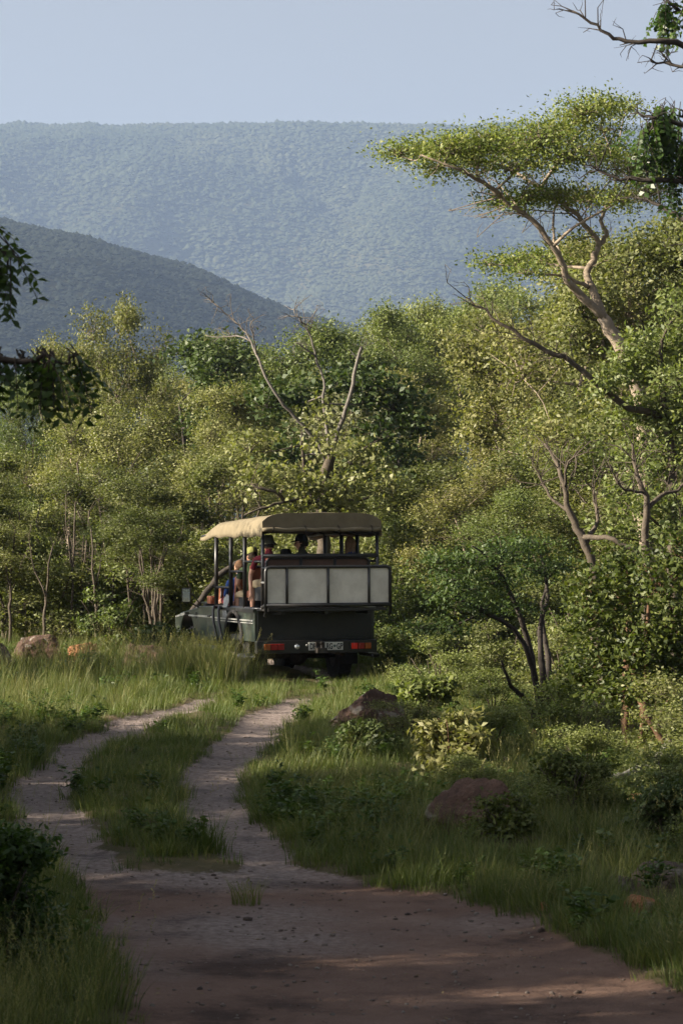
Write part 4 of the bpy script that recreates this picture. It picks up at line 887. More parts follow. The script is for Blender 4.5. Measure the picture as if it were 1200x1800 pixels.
# bumper, lamps, plate
bp = MB(); bp.box((0, -.07, .575), (1.96, .13, .20)); bp = bp.build('rear_bumper', M['black_metal'], V, .015)
for sx in (-1, 1):
    lamp = MB().box((sx*.70, -.143, .58), (.36, .02, .115)).build('tail_lamp', M['black_metal'], V, .004)
    seq = [(-.118, .10, 'amber'), (-.005, .11, 'red_lens'), (.105, .10, 'red_lens')]
    for q, w, mt in seq:
        MB().box((sx*(.70-q), -.158, .58), (w, .018, .095)).build('lens', M[mt if not (sx > 0 and q > .1) else 'red_bright'], lamp, .006)
rl = MB().lathe([(0, -.02), (.03, -.02), (.045, 0), (.048, .02)], 16, 'Y', (-.33, -.145, .58)).build('reverse_lamp', M['glass'], V, smooth=True)
MB().lathe([(0, -.012), (.018, -.012), (.02, .01)], 12, 'Y', (-.175, -.142, .60)).build('sensor', M['silver'], V, smooth=True)
pl = MB(); pl.box((.13, -.146, .583), (.56, .012, .125)); pl = pl.build('number_plate', M['plate'], V, .003)
def text(s, x, z, size, name, mat, parent, y=-.1535):
    cu = bpy.data.curves.new(name, 'FONT'); cu.body = s; cu.size = size; cu.extrude = .0006; cu.align_x = 'LEFT'; cu.offset = .0035
    t = bpy.data.objects.new(name, cu); COL.objects.link(t); bpy.context.view_layer.update()
    me = bpy.data.meshes.new_from_object(t.evaluated_get(bpy.context.evaluated_depsgraph_get())); bpy.data.objects.remove(t)
    vs = np.array([v.co for v in me.vertices]); 
    if len(vs):
        w = vs[:, 0].max()-vs[:, 0].min()
    o = link(name, me, parent); me.materials.clear(); me.materials.append(mat); o.location = (x, y, z); o.rotation_euler = (R(90), 0, 0); o.scale = (.62, 1, 1)
    return o
text('DF', -.130, .540, .125, 'lettering', M['ink'], pl)
text('RG', .138, .540, .125, 'lettering', M['ink'], pl)
text('GP', .306, .540, .125, 'lettering', M['ink'], pl)
em = MB().lathe([(0, -.002), (.022, -.002), (.023, .002)], 6, 'Y', (.274, -.1535, .585)); em.box((.274, -.1536, .585), (.05, .003, .012)); em.build('emblem', M['plate_mark'], pl)
hb = MB(); hb.box((.03, -.17, .60), (.15, .03, .10)); hb.box((.03, -.22, .52), (.16, .14, .08)); hb.tube([(.03, -.26, .52), (.03, -.26, .60)], .022, 8); hb.lathe([(0, .665), (.02, .66), (.032, .635), (.02, .607), (0, .60)], 12, 'Z', (.03, -.26, 0)); hb.build('tow_hitch', M['steel'], V, .004)
# chassis, axles, exhaust, mud flaps, steps
ch = MB()
for x in (-.42, .42): ch.box((x, 2.4, .56), (.10, 5.0, .14))
ch.tube([(-.72, AX_R, .40), (.72, AX_R, .40)], .055, 10); ch.lathe([(0, -.16), (.10, -.12), (.16, 0), (.10, .12), (0, .16)], 14, 'Y', (.08, AX_R, .40)); ch.tube([(-.72, AX_F, .40), (.72, AX_F, .40)], .05, 10)
ch.tube([(.5, .1, .45), (.5, .9, .48), (.45, 2.6, .50)], .035, 8)
ch.build('chassis', M['steel'], V, smooth=True)
wheel_t = MB().lathe([(.20, -.11), (.33, -.115), (.385, -.10), (.40, -.075), (.40, .075), (.385, .10), (.33, .115), (.20, .11)], 36, 'X')
for k in range(36):
    a = 2*math.pi*k/36
    wheel_t.box((.055*(-1)**k, .402*math.cos(a), .402*math.sin(a)), (.09, .032, .022), 0, a)
wt_me = wheel_t.mesh('tyre', M['black_rubber'])
wr = MB().lathe([(0, .02), (.06, .03), (.08, .0), (.17, -.01), (.19, .06), (.205, .10), (.205, -.10), (.1, -.09), (0, -.09)], 24, 'X'); wr_me = wr.mesh('rim', M['steel'], True)
for sx in (-1, 1):
    for ay in (AX_R, AX_F):
        w = bpy.data.objects.new('wheel', None); COL.objects.link(w); w.parent = V; w.location = (sx*.76, ay, .40); w.rotation_euler = (0, 0, 0 if sx > 0 else math.pi)
        link('tyre', wt_me, w); link('rim', wr_me, w)
    MB().box((sx*.74, .60, .44), (.30, .015, .34)).build('mud_flap', M['black_rubber'], V)
for sx in (-1, 1):
    s1 = MB(); s1.tube([(sx*.95, .02, .42), (sx*1.06, .10, .42), (sx*1.06, .62, .42), (sx*.95, .68, .44)], .035, 8); s1.box((sx*.99, .36, .445), (.16, .52, .03)); s1.build('corner_step', M['black_metal'], V, .004)
    s2 = MB(); s2.tube([(sx*.93, 1.75, .52), (sx*1.08, 1.78, .50), (sx*1.08, 3.2, .50), (sx*.93, 3.25, .52)], .032, 8); s2.box((sx*1.02, 2.5, .52), (.16, 1.4, .02)); s2.build('side_step', M['black_metal'], V, .004)
    for y in (1.66, 1.98):
        gr = MB().tube([(sx*.97, y+.14, 1.15), (sx*1.05, y+.10, 1.16), (sx*1.09, y, 1.10), (sx*1.09, y-.02, .92), (sx*1.07, y-.10, .72), (sx*1.05, y-.20, .50)], .024, 8); gr.build('grab_rail', M['black_metal'], V, smooth=True)

# roll cage: posts, rails
PY = [-.30, .69, 1.49, 2.36]
for sx in (-1, 1):
    for k, y in enumerate(PY):
        MB().tube([(sx*.93, y, 1.14), (sx*.93, y, 1.8), (sx*.925, y, 2.33)], .033 if k else .027, 10).build('canopy_post', M['black_metal'], V, smooth=True)
    for a, b, z in [(PY[0], PY[1], 1.90), (PY[1], PY[2], 1.74), (PY[2], PY[3], 1.48)]:
        MB().tube([(sx*.93, a, z), (sx*.93, b, z)], .020, 8).build('side_rail', M['black_metal'], V, smooth=True)
    MB().tube([(sx*.925, -.34, 2.33), (sx*.925, 2.6, 2.33), (sx*.92, 3.25, 2.30)], .022, 8).build('roof_rail', M['black_metal'], V, smooth=True)
    MB().tube([(sx*.93, -.30, 1.17), (sx*.93, 2.4, 1.17)], .026, 8).build('belt_rail', M['black_metal'], V, smooth=True)
    MB().tube([(sx*.96, -.66, 1.17), (sx*.97, -.66, 1.52), (sx*.96, -.56, 1.58), (sx*.95, -.30, 1.58)], .016, 8).build('corner_rail', M['silver' if sx < 0 else 'black_metal'], V, smooth=True)
for y in PY: MB().tube([(-.925, y, 2.33), (-.6, y, 2.44), (0, y, 2.48), (.6, y, 2.44), (.925, y, 2.33)], .018, 8).build('roof_bow', M['black_metal'], V, smooth=True)
MB().tube([(-.93, -.30, 1.99), (.93, -.30, 1.99)], .033, 10).build('rear_rail', M['black_metal'], V, smooth=True)
# canopy
def canopy():
    prof = [(-1, 0), (-1.0, .07), (-.985, .15), (-.95, .22), (-.88, .275), (-.74, .305), (-.45, .325), (0, .335)]
    prof = prof+[(-a, b) for a, b in prof[-2::-1]]
    ys = np.concatenate([[-.40, -.36, -.30], np.linspace(-.15, 2.5, 22), [2.7, 2.9, 3.05, 3.2, 3.3]]); vs = []
    for y in ys:
        f = float(sstep(2.3, 3.35, y)); bk = float(1-sstep(-.42, -.28, y))
        for u, h in prof:
            sag = .011*math.sin((y+.3)*7.6)*(1 if h < .06 else .3)+.004*math.sin(y*13+u*3)*(h < .25)
            hh = h*(1.12-.30*max(0, y)/2.6-.30*f)-.045*f
            if h > .3: hh -= .007*(1-math.cos((y+.3)*7.2))
            vs.append((u*(.975-.03*f), y, 2.285+hh+sag-.02*f))
    n = len(prof)
    m = MB().add(vs, [(r*n+c, r*n+c+1, r*n+n+c+1, r*n+n+c) for r in range(len(ys)-1) for c in range(n-1)])
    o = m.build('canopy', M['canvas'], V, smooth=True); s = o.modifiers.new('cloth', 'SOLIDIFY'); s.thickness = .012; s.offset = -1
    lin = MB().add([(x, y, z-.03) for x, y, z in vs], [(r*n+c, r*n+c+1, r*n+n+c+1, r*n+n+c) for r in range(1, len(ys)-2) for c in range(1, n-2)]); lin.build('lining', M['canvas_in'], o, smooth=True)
    # rear flap with its rolled curtain
    vs = []; xs = np.linspace(-.965, .965, 25)
    for q, (dy, z) in enumerate([(-.412, 2.650), (-.409, 2.60), (-.403, 2.50), (-.396, 2.42)]):
        for x in xs: vs.append((x, dy+.003*math.sin(x*17), z-(.13*(abs(x)/.965)**8 if q < 2 else .01*abs(x))))
    fl = MB().add(vs, [(r*25+c, r*25+c+1, r*25+26+c, r*25+25+c) for r in range(3) for c in range(24)]).build('rear_flap', M['canvas'], o); s = fl.modifiers.new('cloth', 'SOLIDIFY'); s.thickness = .012
    MB().tube([(x, -.415+.006*math.sin(x*9), 2.395+.006*math.sin(x*14)) for x in np.linspace(-.96, .96, 30)], .032, 10).build('rolled_curtain', M['canvas'], o, smooth=True)
canopy()
for x in (-.80, -.28, .26, .80): MB().tube([(x, -.40, 2.45), (x, -.437, 2.43), (x, -.455, 2.395), (x, -.437, 2.36), (x, -.40, 2.35)], .009, 5).build('tie_strap', M['canvas_in'], V, smooth=True)
# luggage rack on the rear platform: tubular frame with cream panels
rk = MB(); Y0 = -.70
c = [(-1.0, Y0, 1.10), (-1.0, Y0, 1.76), (-.985, Y0, 1.80), (-.94, Y0, 1.82), (.94, Y0, 1.82), (.985, Y0, 1.80), (1.0, Y0, 1.76), (1.0, Y0, 1.10)]
rk.tube(c, .026, 10); rk.tube([(-1.0, Y0, 1.235), (1.0, Y0, 1.235)], .032, 10); rk.box((0, Y0+.05, 1.235), (2.02, .10, .05))
for x in (-1.0, 1.0): rk.tube([(x, Y0, 1.12), (x, Y0+.07, 1.07)], .022, 8); rk.tube([(x, Y0, 1.235), (x*.95, -.30, 1.2)], .022, 8); rk.tube([(x*.98, Y0, 1.8), (x*.94, -.30, 1.8)], .016, 8)
rk = rk.build('luggage_rack', M['black_metal'], V, smooth=True)
xb = [-.985, -.665, -.005, .655, .985]
for x in xb[1:-1]: MB().tube([(x, Y0-.005, 1.235), (x, Y0-.005, 1.82)], .021, 8).build('upright', M['black_metal'], rk, smooth=True)
for a, b in zip(xb, xb[1:]): MB().box(((a+b)/2, Y0+.018, 1.535), (b-a-.012, .012, .56)).build('cream_panel', M['cream'], rk, .004)
# seats: three stepped tiers of three, and the cab pair
def bench(y, z, n, last=False):
    fr = MB(); fr.box((0, y+.05, z-.16), (1.72, .44, .22)); b = fr.build('seat_tier', M['interior'], V, .01)
    w = 1.66/n
    for k in range(n):
        x = -.83+w*(k+.5)
        MB().box((x, y+.06, z), (w-.03, .46, .12)).build('cushion', M['leather'], b, .03)
        MB().box((x, y-.20, z+.25), (w-.03, .09, .42), 0, R(8)).build('backrest', M['leather'], b, .03)
    if last:
        tf = MB(); tf.tube([(-.83, y-.27, z+.02), (-.83, y-.29, z+.34), (-.77, y-.29, z+.40), (.77, y-.29, z+.40), (.83, y-.29, z+.34), (.83, y-.27, z+.02)], .026, 8)
        for k in range(1, n): tf.tube([(-.83+w*k, y-.29, z+.0), (-.83+w*k, y-.29, z+.40)], .026, 8)
        tf.build('seat_frame', M['black_metal'], b, smooth=True)
        for k in range(n): MB().box((-.83+w*(k+.5), y-.275, z+.22), (w-.05, .02, .33)).build('back_shell', M['leather_back'], b)
    else:
        MB().tube([(-.80, y-.27, z+.05), (-.80, y-.28, z+.44), (.80, y-.28, z+.44), (.80, y-.27, z+.05)], .022, 8).build('seat_frame', M['black_metal'], b, smooth=True)
TIERS = [(.12, 1.56), (1.02, 1.38), (1.88, 1.20)]
bench(.12, 1.56, 3, True); bench(1.02, 1.38, 3); bench(1.88, 1.20, 3); bench(2.82, 1.02, 2)
sw = MB().tube([(.42+.19*math.cos(a), 3.16+.06*math.sin(a), 1.30+.18*math.sin(a)) for a in np.linspace(0, 2*math.pi, 25)], .014, 6); sw.tube([(.42, 3.16, 1.30), (.42, 3.38, 1.16)], .02, 6); sw.build('steering_wheel', M['black_rubber'], V, smooth=True)

# ------------------------------------------------------------------ people in the vehicle
VM = Matrix.Translation(V.location) @ V.rotation_euler.to_matrix().to_4x4()
M['skin'] = plain('skin', (0.50, 0.27, 0.18), .55, var=.06)
M['skin_dark'] = plain('skin_dark', (0.30, 0.15, 0.10), .55, var=.06)
M['eye'] = plain('eye', (0.02, 0.02, 0.02), .2)
CL = dict(maroon=(0.14, 0.020, 0.028), navy=(0.020, 0.040, 0.11), blue=(0.035, 0.075, 0.23), green=(0.055, 0.080, 0.035), olive=(0.045, 0.042, 0.028), khaki=(0.36, 0.28, 0.17), black=(0.012, 0.012, 0.013), cap_green=(0.26, 0.27, 0.09), grey_olive=(0.085, 0.085, 0.06), hair_brown=(0.20, 0.125, 0.070), hair_dark=(0.022, 0.015, 0.010), brown=(0.10, 0.055, 0.03), charcoal=(0.03, 0.03, 0.035))
for k, c in CL.items(): M['c_'+k] = plain('cloth_'+k, c, .85, var=.18, sc=30, spec=.2, bump=.2)
def head_mesh(yaw, pitch):
    """returns verts, faces, dark-eye flags; origin at the head's centre, face towards +y"""
    vs = []; fs = []; nu, nv = 24, 18
    for j in range(nv+1):
        ph = math.pi*j/nv
        for i in range(nu):
            a = 2*math.pi*i/nu; x, y, z = math.sin(ph)*math.sin(a), math.sin(ph)*math.cos(a), math.cos(ph)
            X, Y_, Z = x*.076, y*.096, z*.118
            if z < -.1: X *= 1-.28*(-z-.1); Y_ = Y_*(1-.12*(-z-.1)) if y < 0 else Y_*(1+.02)
            f = max(0, y)**10
            nose = math.exp(-((x/.16)**2))*math.exp(-(((z+.12)/.17)**2))*max(0, y); Y_ += .026*nose
            brow = math.exp(-((z-.16)/.10)**2)*max(0, y)**3; Y_ += .006*brow
            eye = (math.exp(-((abs(x)-.36)/.15)**2)*math.exp(-((z-.02)/.10)**2))*max(0, y)**2; Y_ -= .010*eye
            mouth = math.exp(-(x/.3)**2)*math.exp(-((z+.50)/.06)**2)*max(0, y)**3; Y_ -= .006*mouth
            chin = math.exp(-(x/.3)**2)*math.exp(-((z+.80)/.16)**2)*max(0, y); Y_ += .016*chin
            ear = math.exp(-((abs(x)-1)/.12)**2)*math.exp(-((z+.05)/.22)**2)*math.exp(-((y+.1)/.16)**2); X += math.copysign(.018*ear, x)
            vs.append(Vector((X, Y_, Z)))
    fs = [(j*nu+i, j*nu+(i+1) % nu, (j+1)*nu+(i+1) % nu, (j+1)*nu+i) for j in range(nv) for i in range(nu)]
    n0 = len(vs); ne = len(fs)
    for sx in (-1, 1):                        # eyes
        c = Vector((sx*.030, .080, .006)); b = len(vs)
        for p in ICO: vs.append(c+Vector(p)*.0115)
        fs += [tuple(int(q)+b for q in f) for f in ICF]
    rot = Matrix.Rotation(yaw, 4, 'Z') @ Matrix.Rotation(pitch, 4, 'X')
    return [rot @ v for v in vs], fs, ne, rot
def person(label, x, tier, shirt, legs, skin='skin', yaw=0, pitch=0, lean=0, arm_l=None, arm_r=None, hat=None, hair='hair_dark', long_hair=False, glasses=False, y_off=0, tall=1.0, sleeve=.9, legfwd=False, seat=None):
    ty, tz = TIERS[tier] if seat is None else seat
    seatp = Vector((x, ty+.02+y_off, tz-.11)); S = tall
    J = {}; E = []; rad = {}; grp = {}
    def jn(n, p, r, g): J[n] = Vector(p)*S; rad[n] = r*S; grp[n] = g
    jn('pelvis', (0, 0, .10), .125, 'leg'); jn('spine', (0, -.03+lean*.3, .28), .122, 'shirt'); jn('chest', (0, -.03+lean*.7, .44), .125, 'shirt'); jn('neckb', (0, -.02+lean, .565), .070, 'shirt'); jn('neck', (0, lean+.0, .62), .050, 'skin'); jn('skull', (0, lean+.015, .70), .060, 'skin')
    E += [('pelvis', 'spine'), ('spine', 'chest'), ('chest', 'neckb'), ('neckb', 'neck'), ('neck', 'skull')]
    for sx, sd, arm in ((-1, 'l', arm_l), (1, 'r', arm_r)):
        arm = arm or [(sx*.185, lean*.9-.02, .50), (sx*.235, .06+lean*.5, .27), (sx*.14, .28, .20)]
        jn('sh'+sd, arm[0], .060, 'shirt'); jn('ua'+sd, tuple((np.array(arm[0])+np.array(arm[1]))/2), .050, 'shirt' if sleeve > .4 else 'skin'); jn('el'+sd, arm[1], .040, 'shirt' if sleeve > .6 else 'skin')
        jn('wr'+sd, arm[2], .028, 'skin')
        E += [('chest', 'sh'+sd), ('sh'+sd, 'ua'+sd), ('ua'+sd, 'el'+sd), ('el'+sd, 'wr'+sd)]
        fd = unit(np.array(arm[2])-np.array(arm[1])); up = np.array((0, 0, 1.)) if abs(fd[2]) < .8 else np.array((0, 1., 0)); sdv = unit(np.cross(fd, up)); w = np.array(arm[2])
        jn('pa'+sd, w+fd*.06, .026, 'skin'); E.append(('wr'+sd, 'pa'+sd))
        for k, (o, ln) in enumerate([(-.028, .070), (-.009, .082), (.010, .078), (.028, .062)]):
            jn(f'k{k}'+sd, w+fd*.09+sdv*o, .0095, 'skin'); jn(f'f{k}'+sd, w+fd*(.09+ln*.55)+sdv*o*1.25, .0085, 'skin'); jn(f't{k}'+sd, w+fd*(.09+ln*.95)+sdv*o*1.3-np.cross(sdv, fd)*.012, .0075, 'skin')
            E += [('pa'+sd, f'k{k}'+sd), (f'k{k}'+sd, f'f{k}'+sd), (f'f{k}'+sd, f't{k}'+sd)]
        jn('th'+sd, w+fd*.045-sdv*.042*sx, .010, 'skin'); jn('tt'+sd, w+fd*.085-sdv*.060*sx, .0085, 'skin'); E += [('pa'+sd, 'th'+sd), ('th'+sd, 'tt'+sd)]
        kx = sx*.13
        jn('hip'+sd, (sx*.09, .03, .085), .092, 'leg'); jn('mid'+sd, (kx*.9, .25, .10), .080, 'leg')
        if legfwd and sx < 0:
            jn('kn'+sd, (kx, .50, .18), .058, 'leg'); jn('an'+sd, (kx, .90, .12), .040, 'skin'); jn('to'+sd, (kx, 1.0, .18), .040, 'shoe'); 
        else:
            jn('kn'+sd, (kx, .46, .10), .060, 'leg' if sx > 0 else 'leg'); jn('an'+sd, (kx, .46, -.30), .040, 'skin'); jn('to'+sd, (kx, .62, -.35), .036, 'shoe')
        E += [('pelvis', 'hip'+sd), ('hip'+sd, 'mid'+sd), ('mid'+sd, 'kn'+sd), ('kn'+sd, 'an'+sd), ('an'+sd, 'to'+sd)]
    names = list(J); ix = {n: i for i, n in enumerate(names)}
    me = bpy.data.meshes.new('body'); me.from_pydata([J[n] for n in names], [(ix[a], ix[b]) for a, b in E], []); tmp = bpy.data.objects.new('person', me); COL.objects.link(tmp)
    md = tmp.modifiers.new('skin', 'SKIN'); md.use_smooth_shade = True
    for i, n in enumerate(names):
        sv_ = me.skin_vertices[0].data[i]; sv_.radius = (rad[n], rad[n]*(.72 if n in ('chest', 'spine', 'pelvis') else 1)); sv_.use_root = n == 'pelvis'
    tmp.modifiers.new('sub', 'SUBSURF').levels = 1
    bpy.context.view_layer.update()
    ev = bpy.data.meshes.new_from_object(tmp.evaluated_get(bpy.context.evaluated_depsgraph_get())); bpy.data.objects.remove(tmp)
    vs = [v.co.copy() for v in ev.vertices]; fs = [tuple(p.vertices) for p in ev.polygons]
    bones = [(np.array(J[a]), np.array(J[b]), grp[b] if grp[a] != grp[b] and b[:2] not in ('hi',) else grp[a], rad[a]) for a, b in E]
    A = np.array([b[0] for b in bones]); B = np.array([b[1] for b in bones]); BR = np.array([b[3] for b in bones])
    gi = {'skin': 0, 'shirt': 1, 'leg': 2, 'shoe': 3}; mi = []
    for p in ev.polygons:
        c = np.array(p.center); t = np.clip(((c-A)*(B-A)).sum(1)/(((B-A)**2).sum(1)+1e-9), 0, 1); d = np.linalg.norm(A+(B-A)*t[:, None]-c, axis=1)/BR
        mi.append(gi[bones[int(np.argmin(d))][2]])
    hv, hf, ne, rot = head_mesh(yaw, pitch); hc = Vector(J['skull'])+Vector((0, .016, .012))
    n0 = len(vs); vs += [hc+v for v in hv]; fs += [tuple(q+n0 for q in f) for f in hf]; mi += [0]*ne+[4]*(len(hf)-ne)
    bm_ = bpy.data.meshes.new('person'); bm_.from_pydata(vs, [], fs); bm_.update()
    for m in (M[skin], M['c_'+shirt], M['c_'+legs], M['c_black'], M['eye']): bm_.materials.append(m)
    bm_.polygons.foreach_set('material_index', np.array(mi, np.int32)); bm_.polygons.foreach_set('use_smooth', np.ones(len(fs), bool))
    o = link('person', bm_); o.matrix_world = VM @ Matrix.Translation(seatp); tag(o, label, 'person', 'passengers in the safari vehicle')
    def onhead(mb, name, mat, smooth=True):
        mb.v = [tuple(hc+(rot @ Vector(v))) for v in mb.v]; return mb.build(name, mat, o, smooth=smooth)
    # hair: a shell over the back of the skull (and down to the shoulders)
    hr = MB(); nu, nv = 26, 12; low = -.24 if long_hair else -.055
    for j in range(nv+1):
        for i in range(nu):
            a = 2*math.pi*i/nu; face = max(0, math.cos(a))
            lo = low if face < .35 else (.045 if not long_hair or face > .6 else -.05)
            z = .130+(lo-.130)*j/nv
            if z > 0: k = math.sqrt(max(0, 1-(z/.131)**2))
            else: k = 1-.10*(-z/.1) if not long_hair else 1.0+.10*math.sin(z*20)
            j_ = 1+.03*math.sin(i*5.1+j)+.02*math.sin(i*2.3)+(.05*math.sin(i*3.7)-.12*max(0, -z-.06)/.18*(1 if face < .1 else .4) if long_hair else 0)
            hr.v.append((math.sin(a)*.086*k*j_, math.cos(a)*.106*k*j_-.006, z))
    hr.f = [(j*nu+i, j*nu+(i+1) % nu, (j+1)*nu+(i+1) % nu, (j+1)*nu+i) for j in range(nv) for i in range(nu)]
    onhead(hr, 'hair', M['c_'+hair])
    if hat:
        kind, col = hat; h = MB()
        if kind == 'cap':
            h.lathe([(.001, .150), (.045, .144), (.075, .118), (.092, .080), (.098, .040), (.096, .034)], 22); h.v = [(a*.93, b*1.10-.004, c) for a, b, c in h.v]
            n0 = len(h.v); q = 9
            for r_, z in ((.085, .046), (.130, .042), (.168, .026)):
                for i in range(q):
                    a = R(-52+104*i/(q-1)); h.v.append((math.sin(a)*.088*(1 if r_ < .1 else .95), .02+math.cos(a)*r_, z-.012*(math.sin(a)**2)))
            h.f += [(n0+r*q+i, n0+r*q+i+1, n0+r*q+q+i+1, n0+r*q+q+i) for r in range(2) for i in range(q-1)]
        else:
            h.lathe([(.001, .155), (.060, .150), (.084, .130), (.096, .060), (.100, .045), (.135, .012), (.150, .0), (.150, -.003), (.098, .036)], 24); h.v = [(a*.95, b*1.08, c) for a, b, c in h.v]
        onhead(h, 'hat', M['c_'+col])
    if glasses:
        g = MB()
        for sx in (-1, 1): g.lathe([(.001, .004), (.021, .003), (.022, 0)], 12, 'Y', (sx*.031, .097, .006)); g.tube([(sx*.05, .093, .01), (sx*.082, .03, .012), (sx*.083, -.01, .008)], .003, 5)
        g.tube([(-.012, .100, .01), (.012, .100, .01)], .003, 5); onhead(g, 'glasses', M['eye'])
    return o
person('passenger in maroon T-shirt and grey-olive hat with one arm hanging over the side', -.70, 0, 'maroon', 'khaki', hat=('bucket', 'grey_olive'), sleeve=.5, arm_l=[(-.20, .0, .50), (-.27, .10, .24), (-.30, -.02, -.02)], yaw=R(10), pitch=R(-6))
person('passenger in dark cap and olive jacket looking to the left with glasses', -.16, 0, 'olive', 'khaki', hat=('cap', 'black'), yaw=R(68), pitch=R(-4), glasses=True, hair='hair_dark', tall=1.03)
person('passenger with long light brown hair and dark navy top on the right', .64, 0, 'navy', 'charcoal', hair='hair_brown', long_hair=True, yaw=R(-8))
person('passenger in green shirt and yellow-green cap leaning out behind the middle post', -.68, 1, 'green', 'khaki', hat=('cap', 'cap_green'), yaw=R(28), pitch=R(-22), lean=.10, sleeve=.5)
person('passenger in black hat low between the dark cap and the maroon shirt', -.14, 1, 'charcoal', 'charcoal', hat=('bucket', 'black'), tall=.95)
person('front passenger in blue long-sleeved shirt with one bare leg stretched forward', -.66, 2, 'blue', 'maroon', hair='brown', yaw=R(20), legfwd=True, tall=.98)
person('driver in olive shirt sitting low in the cab behind the steering wheel', .42, 2, 'olive', 'khaki', hat=('cap', 'olive'), seat=(2.82, 1.02), arm_r=[(.19, .0, .50), (.25, .14, .30), (.16, .32, .30)], arm_l=[(-.19, .0, .50), (-.24, .14, .30), (-.15, .32, .30)])

# things lying in the vehicle
def on_vehicle(o): o.matrix_world = VM; return o
cl = MB(); vs = []
for j in range(9):
    for i in range(7):
        u, v = i/6, j/8; vs.append((-.93-.06*math.sin(v*2.6)+(.012*math.sin(i*2.7+j)), 1.52+u*.28+.02*math.sin(j*1.7), 1.36-.40*v+.02*math.sin(i*1.9+j*.8)))
cl.add(vs, [(j*7+i, j*7+i+1, j*7+i+8, j*7+i+7) for j in range(8) for i in range(6)])
M['grey_cloth'] = plain('grey_cloth', (0.26, 0.27, 0.27), .9, var=.2, sc=25, bump=.3)
o = on_vehicle(cl.build('hanging_cloth', M['grey_cloth'], smooth=True)); s = o.modifiers.new('cloth', 'SOLIDIFY'); s.thickness = .012; tag(o, 'crumpled grey cloth hanging over the vehicle side rail', 'cloth')
bg = MB(); bg.box((-.62, 3.34, 1.25), (.34, .22, .13)); bg.box((-.62, 3.225, 1.27), (.30, .02, .07)); o = on_vehicle(bg.build('leather_pouch', M['leather'], bevel=.03)); tag(o, 'orange-brown leather pouch on the dashboard behind the wing mirror', 'pouch')

# ------------------------------------------------------------------ grass and ground cover
def tuft(name, seed, nb, hmin, hmax, foot, width, lean, mat, seed_head=0.0, segs=3):
    r = np.random.default_rng(seed); V = []; F = []; T = []
    for k in range(nb):
        a = r.uniform(0, 6.28); q = foot*r.random()**.5; b = np.array((q*math.cos(a), q*math.sin(a), -.02))
        d = a+r.normal(0, .7); h = r.uniform(hmin, hmax); ln = lean*r.uniform(.3, 1.3)*h
        w = width*r.uniform(.7, 1.3); sd = np.array((-math.sin(d+r.normal(0, .6)), math.cos(d), 0)); dr = np.array((math.cos(d), math.sin(d), 0)); n0 = len(V)
        for i in range(segs+1):
            t = i/segs; c = b+dr*ln*t**1.9+np.array((0, 0, h*(t-.18*lean*t**3)))
            ww = w*(1-t)**.6 if i < segs else .0004
            V += [c-sd*ww/2, c+sd*ww/2]
        tb = r.uniform(.1, .9)
        for i in range(segs):
            F.append((n0+2*i, n0+2*i+1, n0+2*i+3, n0+2*i+2)); T.append(np.clip(tb+.12*(i-1), 0, 1))
        if r.random() < seed_head:
            tip = b+dr*ln+np.array((0, 0, h*(1-.18*lean)))
            for m in range(7):
                n0 = len(V); o = tip-np.array((0, 0, .02*m))-dr*.006*m; e = r.normal(0, 1, 3); e[2] = abs(e[2])+.6; e = e/np.linalg.norm(e)*r.uniform(.02, .04); pp = np.cross(e, (.3, .5, .2)); pp = pp/np.linalg.norm(pp)*.0035
                V += [o, o+e*.5+pp, o+e, o+e*.5-pp]; F.append((n0, n0+1, n0+2, n0+3)); T.append(.95)
    me = np_mesh(name, np.array(V), np.array(F), M[mat], np.array(T))
    return bpy.data.objects.new(name, me)
def forb(name, seed, nst, h, L, W):
    t = Tree(seed, 'bark', 'weed', L, W)
    for k in range(nst):
        a = t.r.uniform(0, 6.28); q = t.r.uniform(.02, .12); top = np.array((q*1.5*math.cos(a), q*1.5*math.sin(a), h*t.r.uniform(.5, 1)))
        n = 14; f = t.r.uniform(.15, 1, n)[:, None]; ps = np.array((q*.3*math.cos(a), q*.3*math.sin(a), 0))*(1-f)+top*f
        an = t.r.uniform(0, 6.28, n)
        t.P.append(ps); t.D.append(np.stack([np.cos(an), np.sin(an), t.r.uniform(-.1, .6, n)], 1)); t.N.append(np.array((0, 0, 1))+t.r.normal(0, .4, (n, 3))); t.T.append(np.clip(t.r.normal(.5, .2, n), 0, 1)); t.S.append(t.r.uniform(.6, 1.2, n))
    return bpy.data.objects.new(name, t.crown_mesh(name))
